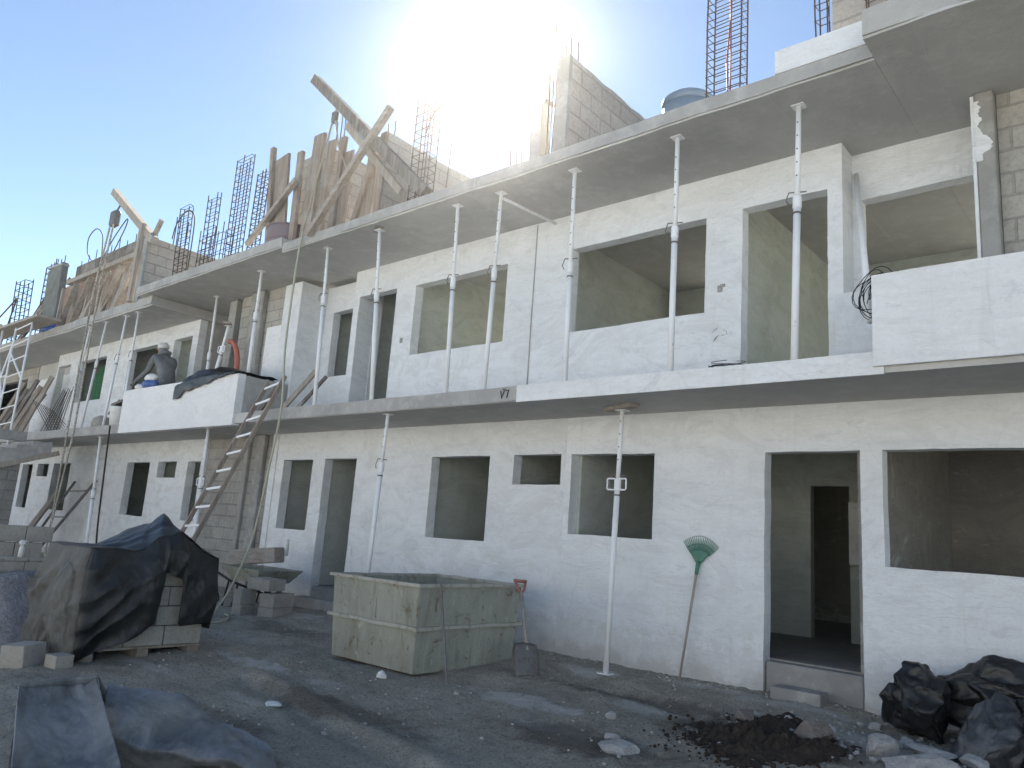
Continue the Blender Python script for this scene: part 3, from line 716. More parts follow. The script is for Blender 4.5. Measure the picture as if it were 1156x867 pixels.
# concrete panel and formwork on the far roof
t = thing('roof_wall', 'grey cast concrete panel standing upright on the far left roof', 'wall', (-20.8, -0.8, 5.6))
MB().bar((-20.75, -0.75, 5.58), (-20.95, -0.75, 7.42), 0.92, 0.16, (0, 1, 0)).build('panel', 'darkconc', t, bevel=0.015)
MB().bar((-21.42, -0.75, 7.44), (-20.48, -0.75, 7.40), 0.18, 0.05).build('top_edge', 'rawcol', t)
t = thing('formwork', 'reddish timber formwork with a dark top beam on the far left roof', 'formwork', (-17.6, -0.7, 5.58))
MB().bar((-19.5, -0.75, 6.98), (-15.5, -0.75, 6.98), 0.10, 0.34).build('top_beam', 'boarddark', t)
MB().bar((-19.6, -0.86, 6.74), (-15.45, -0.86, 6.74), 0.14, 0.10).build('bearer', 'wood', t)
rnd = random.Random(9)
for i in range(11):
    x = -20.0 + i * 0.43 + rnd.uniform(-0.1, 0.1)
    MB().bar((x, -0.80 + rnd.uniform(-0.1, 0.05), 5.58), (x + rnd.uniform(-0.14, 0.14), -0.80, 6.72 + rnd.uniform(-0.15, 0)), 0.06, 0.07).build('post', 'board' if i % 2 else 'wood', t)
for i in range(5):
    x = -19.6 + i * 0.8
    MB().bar((x, -0.92, 5.62), (x + 0.7, -0.92, 6.6), 0.03, 0.12, (0, 1, 0)).build('brace', 'wood', t)
for (x, a) in ((-17.6, 0.55), (-16.8, 0.35), (-16.3, 0.2), (-15.75, -0.1)):
    MB().bar((x - a, -0.98, 5.62), (x + a * 0.4, -0.80, 6.66), 0.16, 0.025, (0, 1, 0)).build('leaning_board', 'wood', t)
rough_slab(-24.0, -17.2, 0.2, 0.34, 5.58, 7.55, 0.01).build('back_wall', 'block_red', t)
for i in range(7):
    t0 = -22.6 + i * 0.14
    tag(MB().bar((t0, -0.9 - 0.02 * i, 5.59), (t0 + 0.85 + 0.05 * i, -0.55, 7.15 - 0.1 * (i % 3)), 0.14 if i % 2 else 0.07, 0.03, (0, 1, 0)).build('leaning_plank', 'wood' if i % 3 else 'boarddark', None, (t0, -0.9, 5.59)),
        'old plank in the leaning bundle left of the concrete roof panel', 'plank', 'planks leaning on the concrete panel')
tag(MB().lathe((-20.15, -0.85, 5.58), [(0.24, 0), (0.25, 0.12), (0.2, 0.2), (0.05, 0.23)], 14).build('plastic_bundle', 'bluepl', None, (-20.15, -0.85, 5.58)), 'small blue plastic bundle at the foot of the concrete roof panel', 'bundle')

# formwork around the column above the middle house
GF = 'formwork boards above the middle house'
def plank(p, q, w, th, up, lab, mat='board', cat='board', name='formwork_board', grp=GF):
    o = MB().bar(p, q, w, th, up).build(name, mat, None, p)
    return tag(o, lab, cat, grp)
plank((-10.42, -0.95, 5.75), (-10.62, -0.95, 7.36), 0.40, 0.04, (0, 1, 0.0), 'wide brown formwork board, leftmost of the boards beside the roof drum')
plank((-10.62, -0.99, 5.75), (-10.87, -0.99, 7.58), 0.09, 0.07, (0, 1, 0), 'thin upright stud on the left edge of the widest brown board')
plank((-10.02, -0.95, 5.75), (-10.08, -0.95, 7.30), 0.13, 0.06, (0, 1, 0), 'short upright stud between the two wide brown boards')
plank((-9.62, -0.98, 5.66), (-9.55, -0.98, 7.42), 0.26, 0.05, (0, 1, 0), 'tall thick brown board right under the rope of the hoist')
plank((-9.36, -0.94, 5.66), (-9.26, -0.94, 7.25), 0.16, 0.05, (0, 1, 0), 'second brown board behind the hanging hoist rope')
plank((-9.0, -0.96, 5.66), (-8.95, -0.96, 7.2), 0.12, 0.06, (0, 1, 0), 'dark upright post between hoist rope and crossed beams')
plank((-8.85, -0.93, 5.66), (-8.82, -0.93, 6.95), 0.20, 0.03, (0, 1, 0), 'short dark board at the right end of the narrow block panel')
plank((-8.5, -0.97, 5.66), (-8.14, -0.97, 6.75), 0.10, 0.05, (0, 1, 0), 'slanted strut in the gap left of the block gable wall')
plank((-8.28, -0.93, 5.66), (-8.20, -0.93, 6.95), 0.24, 0.03, (0, 1, 0), 'brown board standing against the end of the block gable wall')
plank((-11.15, -1.06, 5.93), (-9.93, -1.06, 6.75), 0.075, 0.075, (0, 1, 0), 'diagonal timber strut crossing in front of the widest brown board', 'woodx', 'strut', 'timber_strut')
plank((-9.16, -1.22, 5.62), (-7.58, -1.22, 7.10), 0.085, 0.085, (0, 1, 0), 'thinner of the two crossed roof timbers, rising to the right', 'woodx', 'timber beam', 'timber_beam', 'crossed timber beams on the roof')
plank((-9.66, -1.13, 8.32), (-6.80, -1.13, 5.70), 0.14, 0.12, (0, 1, 0), 'heavy hoist beam of the crossed roof timbers, rising to the left', 'boarddark', 'timber beam', 'timber_beam', 'crossed timber beams on the roof')
plank((-8.78, -1.04, 7.30), (-7.40, -1.04, 5.90), 0.10, 0.07, (0, 1, 0), 'pale backing timber just under the heavy hoist beam', 'wood', 'timber beam', 'timber_beam', 'crossed timber beams on the roof')
plank((-17.40, -1.0, 8.46), (-14.9, -1.0, 6.80), 0.15, 0.13, (0, 1, 0), 'hoist beam sticking up over the left gable wall', 'wood', 'timber beam', 'timber_beam', 'left hoist timbers')
plank((-15.36, -1.08, 5.58), (-15.36, -1.08, 7.22), 0.12, 0.09, (0, 1, 0), 'upright post carrying the left hoist beam', 'wood', 'post', 'timber_post', 'left hoist timbers')
plank((-15.25, -0.94, 6.75), (-14.86, -0.94, 7.24), 0.09, 0.07, (0, 1, 0), 'short cross stick over the end of the left hoist beam', 'wood', 'stick', 'timber_stick', 'left hoist timbers')

# ------------------------------------------------------------------ rebar columns
GR = 'rebar column cages rising above the roof'
def cage(x, y, z0, z1, w, d, lab, lean=(0, 0), step=0.12, nx=2, r=0.008, stir=1.0, jit=0.15):
    t = thing('rebar_cage', lab, 'rebar cage', (x, y, z0), GR)
    rnd = random.Random(int(abs(x * 100)))
    hgt = z1 - z0
    def P(u, v, z): return (x + u + lean[0] * (z - z0) / hgt, y + v + lean[1] * (z - z0) / hgt, z)
    for i in range(nx):
        for s in (-1, 1):
            u = -w / 2 + w * i / (nx - 1)
            MB().tube([P(u, s * d / 2, z0), P(u + rnd.uniform(-.01, .01), s * d / 2, (z0 + z1) / 2), P(u, s * d / 2, z1 - rnd.random() * jit)], r, 5).build('rebar', 'rebar', t)
    n = int(hgt * stir / step)
    for k in range(1, n + 1):
        z = z0 + k * step
        if z > z1 - 0.06: break
        e = 0.02; dz = rnd.uniform(-0.012, 0.012)
        MB().tube([P(-w / 2 - e, -d / 2, z), P(w / 2 + e, -d / 2, z + dz), P(w / 2, d / 2, z), P(-w / 2, d / 2, z + dz), P(-w / 2 - e * 0.5, -d / 2, z)], r * 0.75, 4).build('stirrup', 'rebar', t)
    return t
c = cage(-3.03, -0.70, 5.63, 7.75, 0.34, 0.16, 'wide ladder like rebar cage right of the blue grey tank', step=0.088, jit=0.02, lean=(0.0, 0))
MB().tube([(-3.0, -0.71, 5.63), (-3.03, -0.71, 6.3), (-2.99, -0.71, 6.9), (-3.02, -0.71, 7.75)], 0.009, 6).build('conduit', 'redrod', c)
MB().tube([(-2.98, -0.73, 5.63), (-2.98, -0.73, 6.6), (-3.01, -0.73, 7.75)], 0.008, 6).build('conduit', 'redrod', c)
cage(-7.30, -0.80, 5.64, 7.42, 0.28, 0.18, 'rebar cage between the crossed timbers and the sun, over the block gable wall', (0.02, 0), 0.12, 3, 0.008)
cage(-12.06, -0.80, 5.75, 7.92, 0.46, 0.07, 'tallest leaning rebar cage left of the rusty roof drum', (-0.05, 0), 0.13, 3, 0.009)
cage(-11.43, -0.80, 5.75, 7.50, 0.25, 0.08, 'narrow rebar cage directly behind the rusty roof drum', (0.02, 0), 0.10, 2, 0.010)
cage(-13.02, -0.80, 5.75, 7.42, 0.34, 0.07, 'middle rebar cage of the left group with splayed bars at its foot', (-0.05, 0), 0.14, 2, 0.009)
cage(-12.98, -0.70, 5.75, 6.78, 0.85, 0.2, 'short splayed rebar cage around the foot of the middle cage', (0.0, 0), 0.2, 4, 0.009)
cage(-14.0, -0.80, 5.70, 7.46, 0.36, 0.08, 'rebar cage in front of the pale gable wall at the left', (-0.15, 0), 0.13, 3, 0.009)
cage(-23.0, -0.80, 5.58, 7.50, 0.70, 0.2, 'rebar cage at the far left edge of the roof', (-0.25, 0), 0.2, 3, 0.014)
cage(-21.6, -0.60, 5.58, 7.75, 0.65, 0.2, 'rebar cage just left of the grey concrete roof panel', (-0.1, 0), 0.17, 3, 0.014)
cage(-2.06, -0.80, 5.64, 7.1, 0.09, 0.09, 'slim rebar cage left of the block pier at the top right', (-0.03, 0), 0.16, 2, 0.007)
cage(-1.58, -0.92, 5.64, 7.1, 0.16, 0.05, 'slim rebar cage on the front of the block pier at the top right', (-0.03, 0), 0.2, 2, 0.006)
def bars(spec, lab, r=0.007):
    t = thing('starter_bars', lab, 'rebar', spec[0][0], 'loose starter bars on the roof')
    for p, q in spec: MB().tube([p, ((p[0] + q[0]) / 2 + 0.012, p[1], (p[2] + q[2]) / 2), q], r, 5).build('rebar', 'rebar', t)
bars([((-4.98, -0.95, 5.64), (-4.98, -0.95, 7.20)), ((-5.04, -0.92, 5.64), (-5.05, -0.92, 7.42)), ((-5.10, -0.9, 5.64), (-5.13, -0.9, 7.36)), ((-5.00, -0.8, 5.64), (-5.06, -0.8, 7.3))], 'bundle of thin bars beside the end of the tallest gable wall')
bars([((-4.84, -0.98, 6.8), (-4.84, -0.98, 7.05)), ((-4.78, -0.98, 6.8), (-4.77, -0.98, 7.12)), ((-4.73, -0.9, 6.8), (-4.73, -0.9, 7.1))], 'three short bars sticking out of the top of the tallest gable wall')
bars([((-5.58, -0.95, 5.64), (-5.60, -0.95, 6.0)), ((-5.50, -0.95, 5.64), (-5.5, -0.95, 6.02)), ((-5.43, -0.95, 5.64), (-5.42, -0.95, 5.98))], 'three short bars left of the slim concrete column')
bars([((-7.95, -0.95, 6.9), (-7.95, -0.95, 7.1)), ((-7.86, -0.9, 6.9), (-7.86, -0.9, 7.14))], 'two short bars on the block gable wall right of the crossed timbers', 0.008)
bars([((-9.55, -0.7, 7.3), (-9.57, -0.7, 7.85)), ((-9.45, -0.7, 7.3), (-9.46, -0.7, 7.95)), ((-9.36, -0.7, 7.3), (-9.36, -0.7, 7.8))], 'thin bars above the narrow block panel by the hoist pulley', 0.008)
bars([((-15.2, -0.5, 6.9), (-15.2, -0.5, 7.55)), ((-15.0, -0.5, 6.9), (-15.02, -0.5, 7.5)), ((-15.1, -0.3, 6.9), (-15.1, -0.3, 7.5))], 'thin bars behind the left hoist beam', 0.011)
bars([(((-21.32 + 0.24 * i), -0.75, 7.4), ((-21.32 + 0.24 * i), -0.75, 7.62 + 0.05 * (i % 2))) for i in range(4)], 'short bars along the top of the grey concrete roof panel', 0.011)
bars([(((-19.4 + 0.42 * i), -0.75, 7.1), ((-19.4 + 0.42 * i), -0.75, 7.3 + 0.06 * (i % 3))) for i in range(9)], 'row of short bars along the dark formwork beam', 0.009)
def loop(pts, lab, r=0.009, name='wire_loop', mat='rebar'):
    # smooth curve through the points
    P = [V(p) for p in pts]; out = []
    for i in range(len(P) - 1):
        p0 = P[max(i - 1, 0)]; p1 = P[i]; p2 = P[i + 1]; p3 = P[min(i + 2, len(P) - 1)]
        for k in range(8):
            t = k / 8
            out.append(0.5 * ((2 * p1) + (p2 - p0) * t + (2 * p0 - 5 * p1 + 4 * p2 - p3) * t * t + (3 * p1 - p0 - 3 * p2 + p3) * t ** 3))
    out.append(P[-1])
    return MB().tube(out, r, 6).build(name, mat, None, tuple(P[0]), smooth=True)
tag(loop([(-7.33, -0.78, 6.85), (-7.25, -0.75, 7.12), (-7.05, -0.72, 7.22), (-6.90, -0.7, 6.95), (-6.90, -0.7, 6.4), (-6.95, -0.7, 5.64)], ''), 'bent bar hooping out of the cage near the sun', 'bar', 'bent bars on the roof')
tag(loop([(-15.05, -0.6, 7.0), (-14.95, -0.6, 7.3), (-14.6, -0.6, 7.5), (-14.25, -0.6, 7.35), (-14.15, -0.6, 6.9), (-14.15, -0.6, 5.6)], '', 0.011), 'bent bar hooping over the pale left gable wall', 'bar', 'bent bars on the roof')
tag(loop([(-18.6, -0.7, 7.1), (-18.95, -0.65, 7.2), (-19.6, -0.6, 7.6), (-19.7, -0.6, 8.0), (-19.3, -0.6, 8.15), (-18.85, -0.6, 7.9), (-18.7, -0.6, 7.5), (-18.6, -0.6, 7.1)], '', 0.012), 'round wire loop standing on the dark formwork beam', 'wire', 'bent bars on the roof')
tag(loop([(-18.35, -0.7, 7.1), (-18.0, -0.65, 7.6), (-17.55, -0.6, 8.0), (-17.55, -0.6, 7.8), (-18.0, -0.6, 7.3), (-18.2, -0.6, 7.1)], '', 0.012), 'narrow leaning wire loop right of the round loop', 'wire', 'bent bars on the roof')
tag(loop([(-23.9, -0.9, 5.58), (-23.4, -0.9, 6.6), (-23.3, -0.9, 6.9), (-23.6, -0.9, 6.8), (-24.6, -0.9, 6.5)], '', 0.02), 'bent bar reaching out at the far left edge of the roof', 'bar', 'bent bars on the roof')

# tank and drum
t = thing('water_tank', 'blue grey round plastic water tank behind the roof edge', 'water tank', (-4.12, 0.55, 5.64))
MB().lathe((-4.12, 0.55, 5.64), [(0.30, 0.0), (0.315, 0.05), (0.31, 0.45), (0.325, 0.5), (0.31, 0.55), (0.31, 0.9), (0.325, 0.95), (0.315, 1.0), (0.31, 1.15)], 40).build('body', 'tank', t, smooth=True)
MB().lathe((-4.12, 0.55, 5.64), [(0.315, 1.152), (0.325, 1.18), (0.32, 1.23), (0.27, 1.275), (0.1, 1.29), (0.02, 1.292)], 40).build('lid', 'tank', t, smooth=True)
t = thing('cut_drum', 'rusty violet cut drum at the roof edge below the brown boards', 'drum', (-10.42, -0.72, 5.74))
MB().lathe((-10.42, -0.72, 5.74), [(0.38, 0.0), (0.385, 0.02), (0.385, 0.12), (0.40, 0.14), (0.385, 0.16), (0.385, 0.36), (0.355, 0.36), (0.355, 0.05), (0.02, 0.04)], 40).build('shell', 'drum', t, smooth=False)
rm = MB(); rm.tube([(-10.42 + 0.392 * math.cos(a * 0.1963), -0.72 + 0.392 * math.sin(a * 0.1963), 6.105) for a in range(33)], 0.014, 6); rm.build('rim', 'drum', t, smooth=True)

# ------------------------------------------------------------------ steel props
def prop(base, top, lab, grp, r=0.032, frac=0.62, handle=True, head=None):
    r *= 0.84
    t = thing('steel_prop', lab, 'steel prop', base, grp)
    a, b = V(base), V(top); d = (b - a); L = d.length; u = d.normalized()
    m = a + u * L * frac
    MB().tube([a + u * 0.008, m], r, 14).build('outer_tube', 'prop', t, smooth=True)
    MB().tube([m - u * 0.05, b - u * 0.008], r * 0.78, 14).build('inner_tube', 'prop', t, smooth=True)
    MB().tube([m - u * 0.10, m - u * 0.095, m + u * 0.01, m + u * 0.02], [r * 1.02, r * 1.22, r * 1.22, r * 1.02], 14).build('collar', 'prop', t)
    rg = MB()
    rg.tube([m - u * 0.15, m - u * 0.135], r * 1.18, 14)
    rg.build('ring', 'steel', t)
    pn = MB(); pn.tube([m + u * 0.05 + V((-0.07, -0.01, 0.015)), m + u * 0.05 + V((0.075, 0.01, 0))], 0.006, 6)
    pn.tube([m + u * 0.05 + V((-0.07, -0.01, 0.015)), m + V((-0.09, -0.02, -0.01)), m - u * 0.06 + V((-0.06, -0.03, 0))], 0.005, 6)
    pn.build('pin', 'steel', t)
    if handle:
        hd = MB()
        for s in (-1, 1):
            hd.tube([m + V((s * 0.03, -0.01, -0.09)), m + V((s * 0.10, -0.02, -0.09)), m + V((s * 0.11, -0.02, -0.08)), m + V((s * 0.11, -0.02, 0.015)), m + V((s * 0.10, -0.02, 0.02)), m + V((s * 0.03, -0.01, 0.02))], 0.009, 6)
        hd.build('handle', 'prop', t)
    n = int(L * (1 - frac) / 0.14)
    for k in range(1, n):
        p = m + u * (0.08 + k * 0.13)
        if (p - a).length < L - 0.08: MB().tube([p + V((0, -r * 0.70, 0)), p + V((0, -r * 0.80, 0))], 0.007, 8).build('pin_hole', 'mark', t)
    MB().box(b.x - 0.055, b.x + 0.055, b.y - 0.05, b.y + 0.05, b.z - 0.010, b.z - 0.001).build('top_plate', 'prop', t)
    MB().box(a.x - 0.065, a.x + 0.065, a.y - 0.055, a.y + 0.055, a.z + 0.0005, a.z + 0.008).build('base_plate', 'prop', t)
    if head:
        MB().bar(b + V((-head, 0.06, 0.022)), b + V((head, -0.10, 0.022)), 0.12, 0.042).build('headboard', 'woodx', t, bevel=0.004)
    return t
G1 = 'steel props under the roof slab'; G2 = 'steel props under the balcony slab'
prop((-2.27, -0.97, 3.137), (-2.28, -0.83, 5.51), 'white steel prop in front of the rightmost upper doorway, timber scrap at its head', G1, 0.036, 0.62, False, 0.16)
prop((-3.41, -0.95, 3.137), (-3.42, -0.93, 5.51), 'white steel prop standing before the right end of the large upper window hole', G1, 0.034, 0.60, False)
prop((-4.63, -0.92, 3.137), (-4.66, -0.92, 5.51), 'white steel prop just left of the large upper window hole', G1, 0.033, 0.55, False)
prop((-5.73, -0.94, 3.132), (-5.71, -0.93, 5.51), 'white steel prop before the right end of the middle upper window hole', G1, 0.032, 0.60, False)
prop((-6.33, -0.94, 3.132), (-6.40, -0.95, 5.51), 'white steel prop before the left half of the middle upper window hole', G1, 0.032, 0.60, False)
prop((-7.65, -0.96, 3.132), (-7.88, -0.95, 5.51), 'white steel prop leaning in front of the left upper doorway', G1, 0.034, 0.62, False, 0.12)
prop((-8.88, -0.96, 3.132), (-9.09, -0.91, 5.51), 'white steel prop left of the left upper doorway, nearest the long hose', G1, 0.032, 0.68, False)
prop((-11.10, -0.75, 3.742), (-11.18, -0.72, 5.588), 'whitewashed prop at the right end of the white solid parapet', G1, 0.038, 0.6, False)
prop((-13.22, -0.35, 3.135), (-13.30, -0.35, 5.585), 'pale prop half hidden by the black sheet on the parapet', G1, 0.036, 0.55, False)
prop((-15.05, -0.98, 3.132), (-15.25, -0.92, 5.40), 'white steel prop at the left end of the white solid parapet', G1, 0.030, 0.62, False)
prop((-15.85, -0.98, 3.132), (-15.80, -0.92, 5.40), 'white steel prop left of the paint bucket on the balcony', G1, 0.030, 0.62, False)
prop((-16.95, -0.98, 3.132), (-16.78, -0.92, 5.40), 'white steel prop in the middle of the left balcony beside the hoist ropes', G1, 0.030, 0.62, False)
prop((-17.75, -0.98, 3.132), (-17.62, -0.92, 5.40), 'leftmost white steel prop of the left balcony, before the window with the green cloth', G1, 0.030, 0.62, False)
prop((-4.27, -0.48, H(-4.27, -0.48) + 0.01), (-4.21, -0.48, ZL0 - 0.045), 'tall white steel prop with a timber headboard, standing nearest the rake', G2, 0.034, 0.72, True, 0.21)
prop((-7.47, -0.90, H(-7.47, -0.9) + 0.01), (-7.37, -0.90, ZL0), 'white steel prop behind the mortar tub under the balcony', G2, 0.034, 0.76, False)
prop((-11.86, -0.84, H(-11.86, -0.84) + 0.01), (-11.94, -0.84, ZL0), 'white steel prop behind the foot of the long ladder', G2, 0.04, 0.68, True)
prop((-15.97, -0.84, H(-16, -0.84) + 0.01), (-16.23, -0.84, ZL0 - 0.02), 'white steel prop standing between the hoist ropes and black cable', G2, 0.04, 0.58, False)
prop((-12.86, -0.45, 3.6), (-12.62, -0.40, 4.92), 'short steel prop leaning in the parapet corner by the red hose', 'loose props', 0.04, 0.7, True, 0.1)
t = thing('leaning_pole', 'pale wooden pole leaning in the corner by the wire coil on the parapet', 'pole', (-1.66, -0.95, 3.5))
MB().tube([(-1.69, -0.95, 3.42), (-2.13, 0.27, 5.28)], [0.030, 0.024], 10).build('pole', 'prop', t, smooth=True)
o = MB().tube([(-5.72, -0.90, 5.46), (-5.6, -0.02, 5.44)], 0.018, 8).build('ceiling_conduit', 'prop', None, (-5.7, -0.9, 5.46), smooth=True)
tag(o, 'thin white conduit running under the roof slab beside the wall seam', 'conduit')

# wire coils and scraps on the balcony
def scrawl(c, rx, ry, rz, n, seed, r, mat, name, lab, cat):
    rnd = random.Random(seed); b = MB()
    for k in range(n):
        ph = rnd.uniform(0, 6.28); k1 = rnd.uniform(0.75, 1.1); off = V((rnd.uniform(-.05, .05), rnd.uniform(-.03, .03), rnd.uniform(-.03, .03)))
        pts = []
        for i in range(25):
            a = ph + i / 24 * 6.28 * rnd.choice((0.8, 0.9, 1.0)) if False else ph + i / 24 * 5.6
            jr = 1 + 0.45 * nz((a * 0.7, k, seed), 1.0, 3)
            pts.append(V(c) + off + V((rx * k1 * jr * math.cos(a), ry * math.sin(a + 0.6), rz * k1 * jr * math.sin(a))))
        b.tube(pts, r, 5)
    return tag(b.build(name, mat, None, c), lab, cat)
scrawl((-2.90, -0.90, 3.20), 0.12, 0.10, 0.035, 6, 4, 0.003, 'black', 'wire_coil', 'small loose wire coil lying left of the rightmost upper doorway', 'wire coil')
scrawl((-1.60, -0.98, 3.62), 0.14, 0.06, 0.19, 12, 6, 0.0035, 'black', 'cable_bundle', 'tangled black cable bundle hanging on the end of the right parapet', 'cable')
b = MB(); rnd = random.Random(12)
for k in range(7):
    x, z = -3.36 + rnd.uniform(-0.07, 0.09), 3.78 + rnd.uniform(-0.12, 0.08)
    b.tube([(x, -0.006, z), (x + rnd.uniform(-.06, .06), -0.012, z - rnd.uniform(0.0, .06))], 0.0018, 4)
tag(b.build('wire_ends', 'mark', None, (-3.36, 0, 3.75)), 'frayed dark wire ends on the white wall left of the rightmost upper doorway', 'wires')
t = thing('cement_bag', 'beige sack lying inside the rightmost upper doorway', 'sack', (-3.15, 0.6, 3.14))
MB().box(-3.42, -3.0, 0.5, 0.85, 3.14, 3.42).build('sack', 'cardboard', t, bevel=0.05)
MB().box(-3.32, -3.2, 0.493, 0.50, 3.30, 3.315).build('slit', 'mark', t)
tag(MB().box(-2.96, -2.86, 0.9, 1.0, 3.14, 3.40).build('board_offcut', 'whitepl', None, (-2.9, 0.95, 3.14)), 'small white offcut standing inside the rightmost upper doorway', 'offcut')
t = thing('wall_cabinet', 'pale box mounted on the inner wall behind the ground floor doorway', 'cabinet', (-2.85, 2.45, 1.5))
MB().box(-2.90, -2.45, 2.36, 2.498, 1.55, 2.26).build('case', 'whitepl', t, bevel=0.01)

# ------------------------------------------------------------------ balcony of the third house
t = thing('black_sheet', 'black plastic sheet draped over the white solid parapet', 'plastic sheet', (-11.9, -1.0, 3.75))
def drape(u, v):
    x = -12.75 + 1.95 * u
    edge = 0.30 * (1 - u) ** 1.5 + 0.02
    pk = 0.25 * math.exp(-((u - 0.38) / 0.3) ** 2) + 0.02
    if v < 0.45:
        k = v / 0.45; y = -0.35 - 0.65 * k; z = 3.76 + pk * math.sin(math.pi * (0.35 + 0.5 * k)) 
    else:
        k = (v - 0.45) / 0.55; y = -1.0 - 0.125 * min(1, k * 3); z = 3.765 + pk * 0.5 * (1 - k) ** 2 - k * edge * (1 + 0.5 * nz((x, 1, 2), 4))
    w = (nz((x, y, z), 5, 3) * 0.03 + ridge((x, y, z), 3, 7) * 0.02) * (0.4 if v > 0.5 else 1)
    return (x, y - abs(w), z + abs(w))
MB().grid(drape, 60, 40).build('sheet', 'tarp', t, smooth=True, solid=0.006)
tag(loop([(-12.70, -0.3, 4.66), (-12.55, -0.3, 4.62), (-12.38, -0.3, 4.42), (-12.31, -0.3, 4.1), (-12.31, -0.3, 3.75)], '', 0.045, 'flexible_hose', 'redhose'), 'faded red flexible hose curving behind the black sheet', 'hose')
t = thing('paint_bucket', 'dirty white paint bucket on the left balcony between the props', 'bucket', (-15.5, -0.85, 3.135))
MB().lathe((-15.5, -0.85, 3.135), [(0.15, 0), (0.18, 0.34), (0.185, 0.35), (0.19, 0.38), (0.165, 0.38), (0.14, 0.02)], 24).build('pail', 'whitepl', t, smooth=True)
MB().tube([(-15.5 + 0.19 * math.cos(a * .2), -0.87 - 0.05 * math.sin(a * .2), 3.46 - 0.14 * math.sin(a * .2)) for a in range(16)], 0.006, 5).build('handle', 'steel', t)
t = thing('trowel_tray', 'dark tool tray resting on top of the paint bucket', 'tray', (-15.5, -0.85, 3.52))
MB().bar((-15.72, -0.85, 3.56), (-15.25, -0.85, 3.62), 0.2, 0.05).build('tray', 'steel', t)
MB().tube([(-15.9, -0.9, 3.4), (-15.55, -0.88, 3.66)], 0.018, 6).build('handle', 'wood', t)
o = MB().lathe((-16.55, -0.75, 3.135), [(0.17, 0), (0.19, 0.1), (0.16, 0.22), (0.06, 0.28)], 16).build('tool_bag', 'oneblock', None, (-16.55, -0.75, 3.135), smooth=True)
tag(o, 'round grey sack on the left balcony left of the bucket', 'sack')
def sackmesh(c, rx, ry, rz, seed):
    bm = bmesh.new(); bmesh.ops.create_icosphere(bm, subdivisions=3, radius=1); b = MB()
    for v in bm.verts:
        d = v.co.normalized(); k = 1 + 0.2 * nz(d, 1.6, seed) + 0.1 * ridge(d, 3, seed)
        b.v.append(V((c[0] + d.x * rx * k, c[1] + d.y * ry * k, c[2] + max(-0.8, d.z) * rz * k)))
    for f in bm.faces: b.f.append(tuple(v.index for v in f.verts))
    bm.free(); return b
tag(sackmesh((-14.0, -1.0, 3.83), 0.22, 0.12, 0.09, 2).build('blue_bag', 'bluepl', None, (-14.0, -1.0, 3.75), smooth=True), 'blue plastic bag on the parapet in front of the worker', 'bag')
tag(sackmesh((-13.98, -1.0, 3.95), 0.17, 0.10, 0.07, 5).build('white_bag', 'whitepl', None, (-13.98, -1.0, 3.9), smooth=True), 'white bag on top of the blue bag in front of the worker', 'bag')
tag(sackmesh((-14.35, -1.0, 3.80), 0.14, 0.10, 0.06, 9).build('white_bag', 'whitepl', None, (-14.35, -1.0, 3.75), smooth=True), 'small crumpled white bag on the parapet left of the blue bag', 'bag')

GB = 'bars of the crossed rebar bundle on the left balcony'
for i in range(8):
    o = MB().tube([(-20.6 + i * 0.24, -0.85 - 0.012 * i, 3.98 - 0.05 * i), (-18.9 + i * 0.2, -0.9 - 0.012 * i, 3.13)], 0.008, 5).build('loose_rebar', 'rebar', None, (-20, -0.85, 3.2))
    tag(o, 'rusty bar of the bundle leaning down to the right on the left balcony', 'rebar', GB + ', right-leaning')
for i in range(7):
    o = MB().tube([(-19.1 + i * 0.13, -0.72 - 0.012 * i, 4.15 - 0.04 * (i % 3)), (-19.9 + i * 0.24, -0.80 - 0.012 * i, 3.13)], 0.008, 5).build('loose_rebar', 'rebar', None, (-19.5, -0.8, 3.2))
    tag(o, 'rusty bar of the bundle leaning down to the left on the left balcony', 'rebar', GB + ', left-leaning')
t = thing('green_cloth', 'green cloth hanging inside the left upper window hole', 'cloth', (-19.9, 0.25, 3.9))
MB().grid(lambda u, v: (-20.15 + 0.5 * u + 0.1 * v, 0.25 + 0.04 * math.sin(u * 14), 5.0 - 1.0 * v - 0.35 * (1 - u)), 24, 10).build('cloth', 'greencloth', t, smooth=True, solid=0.006)

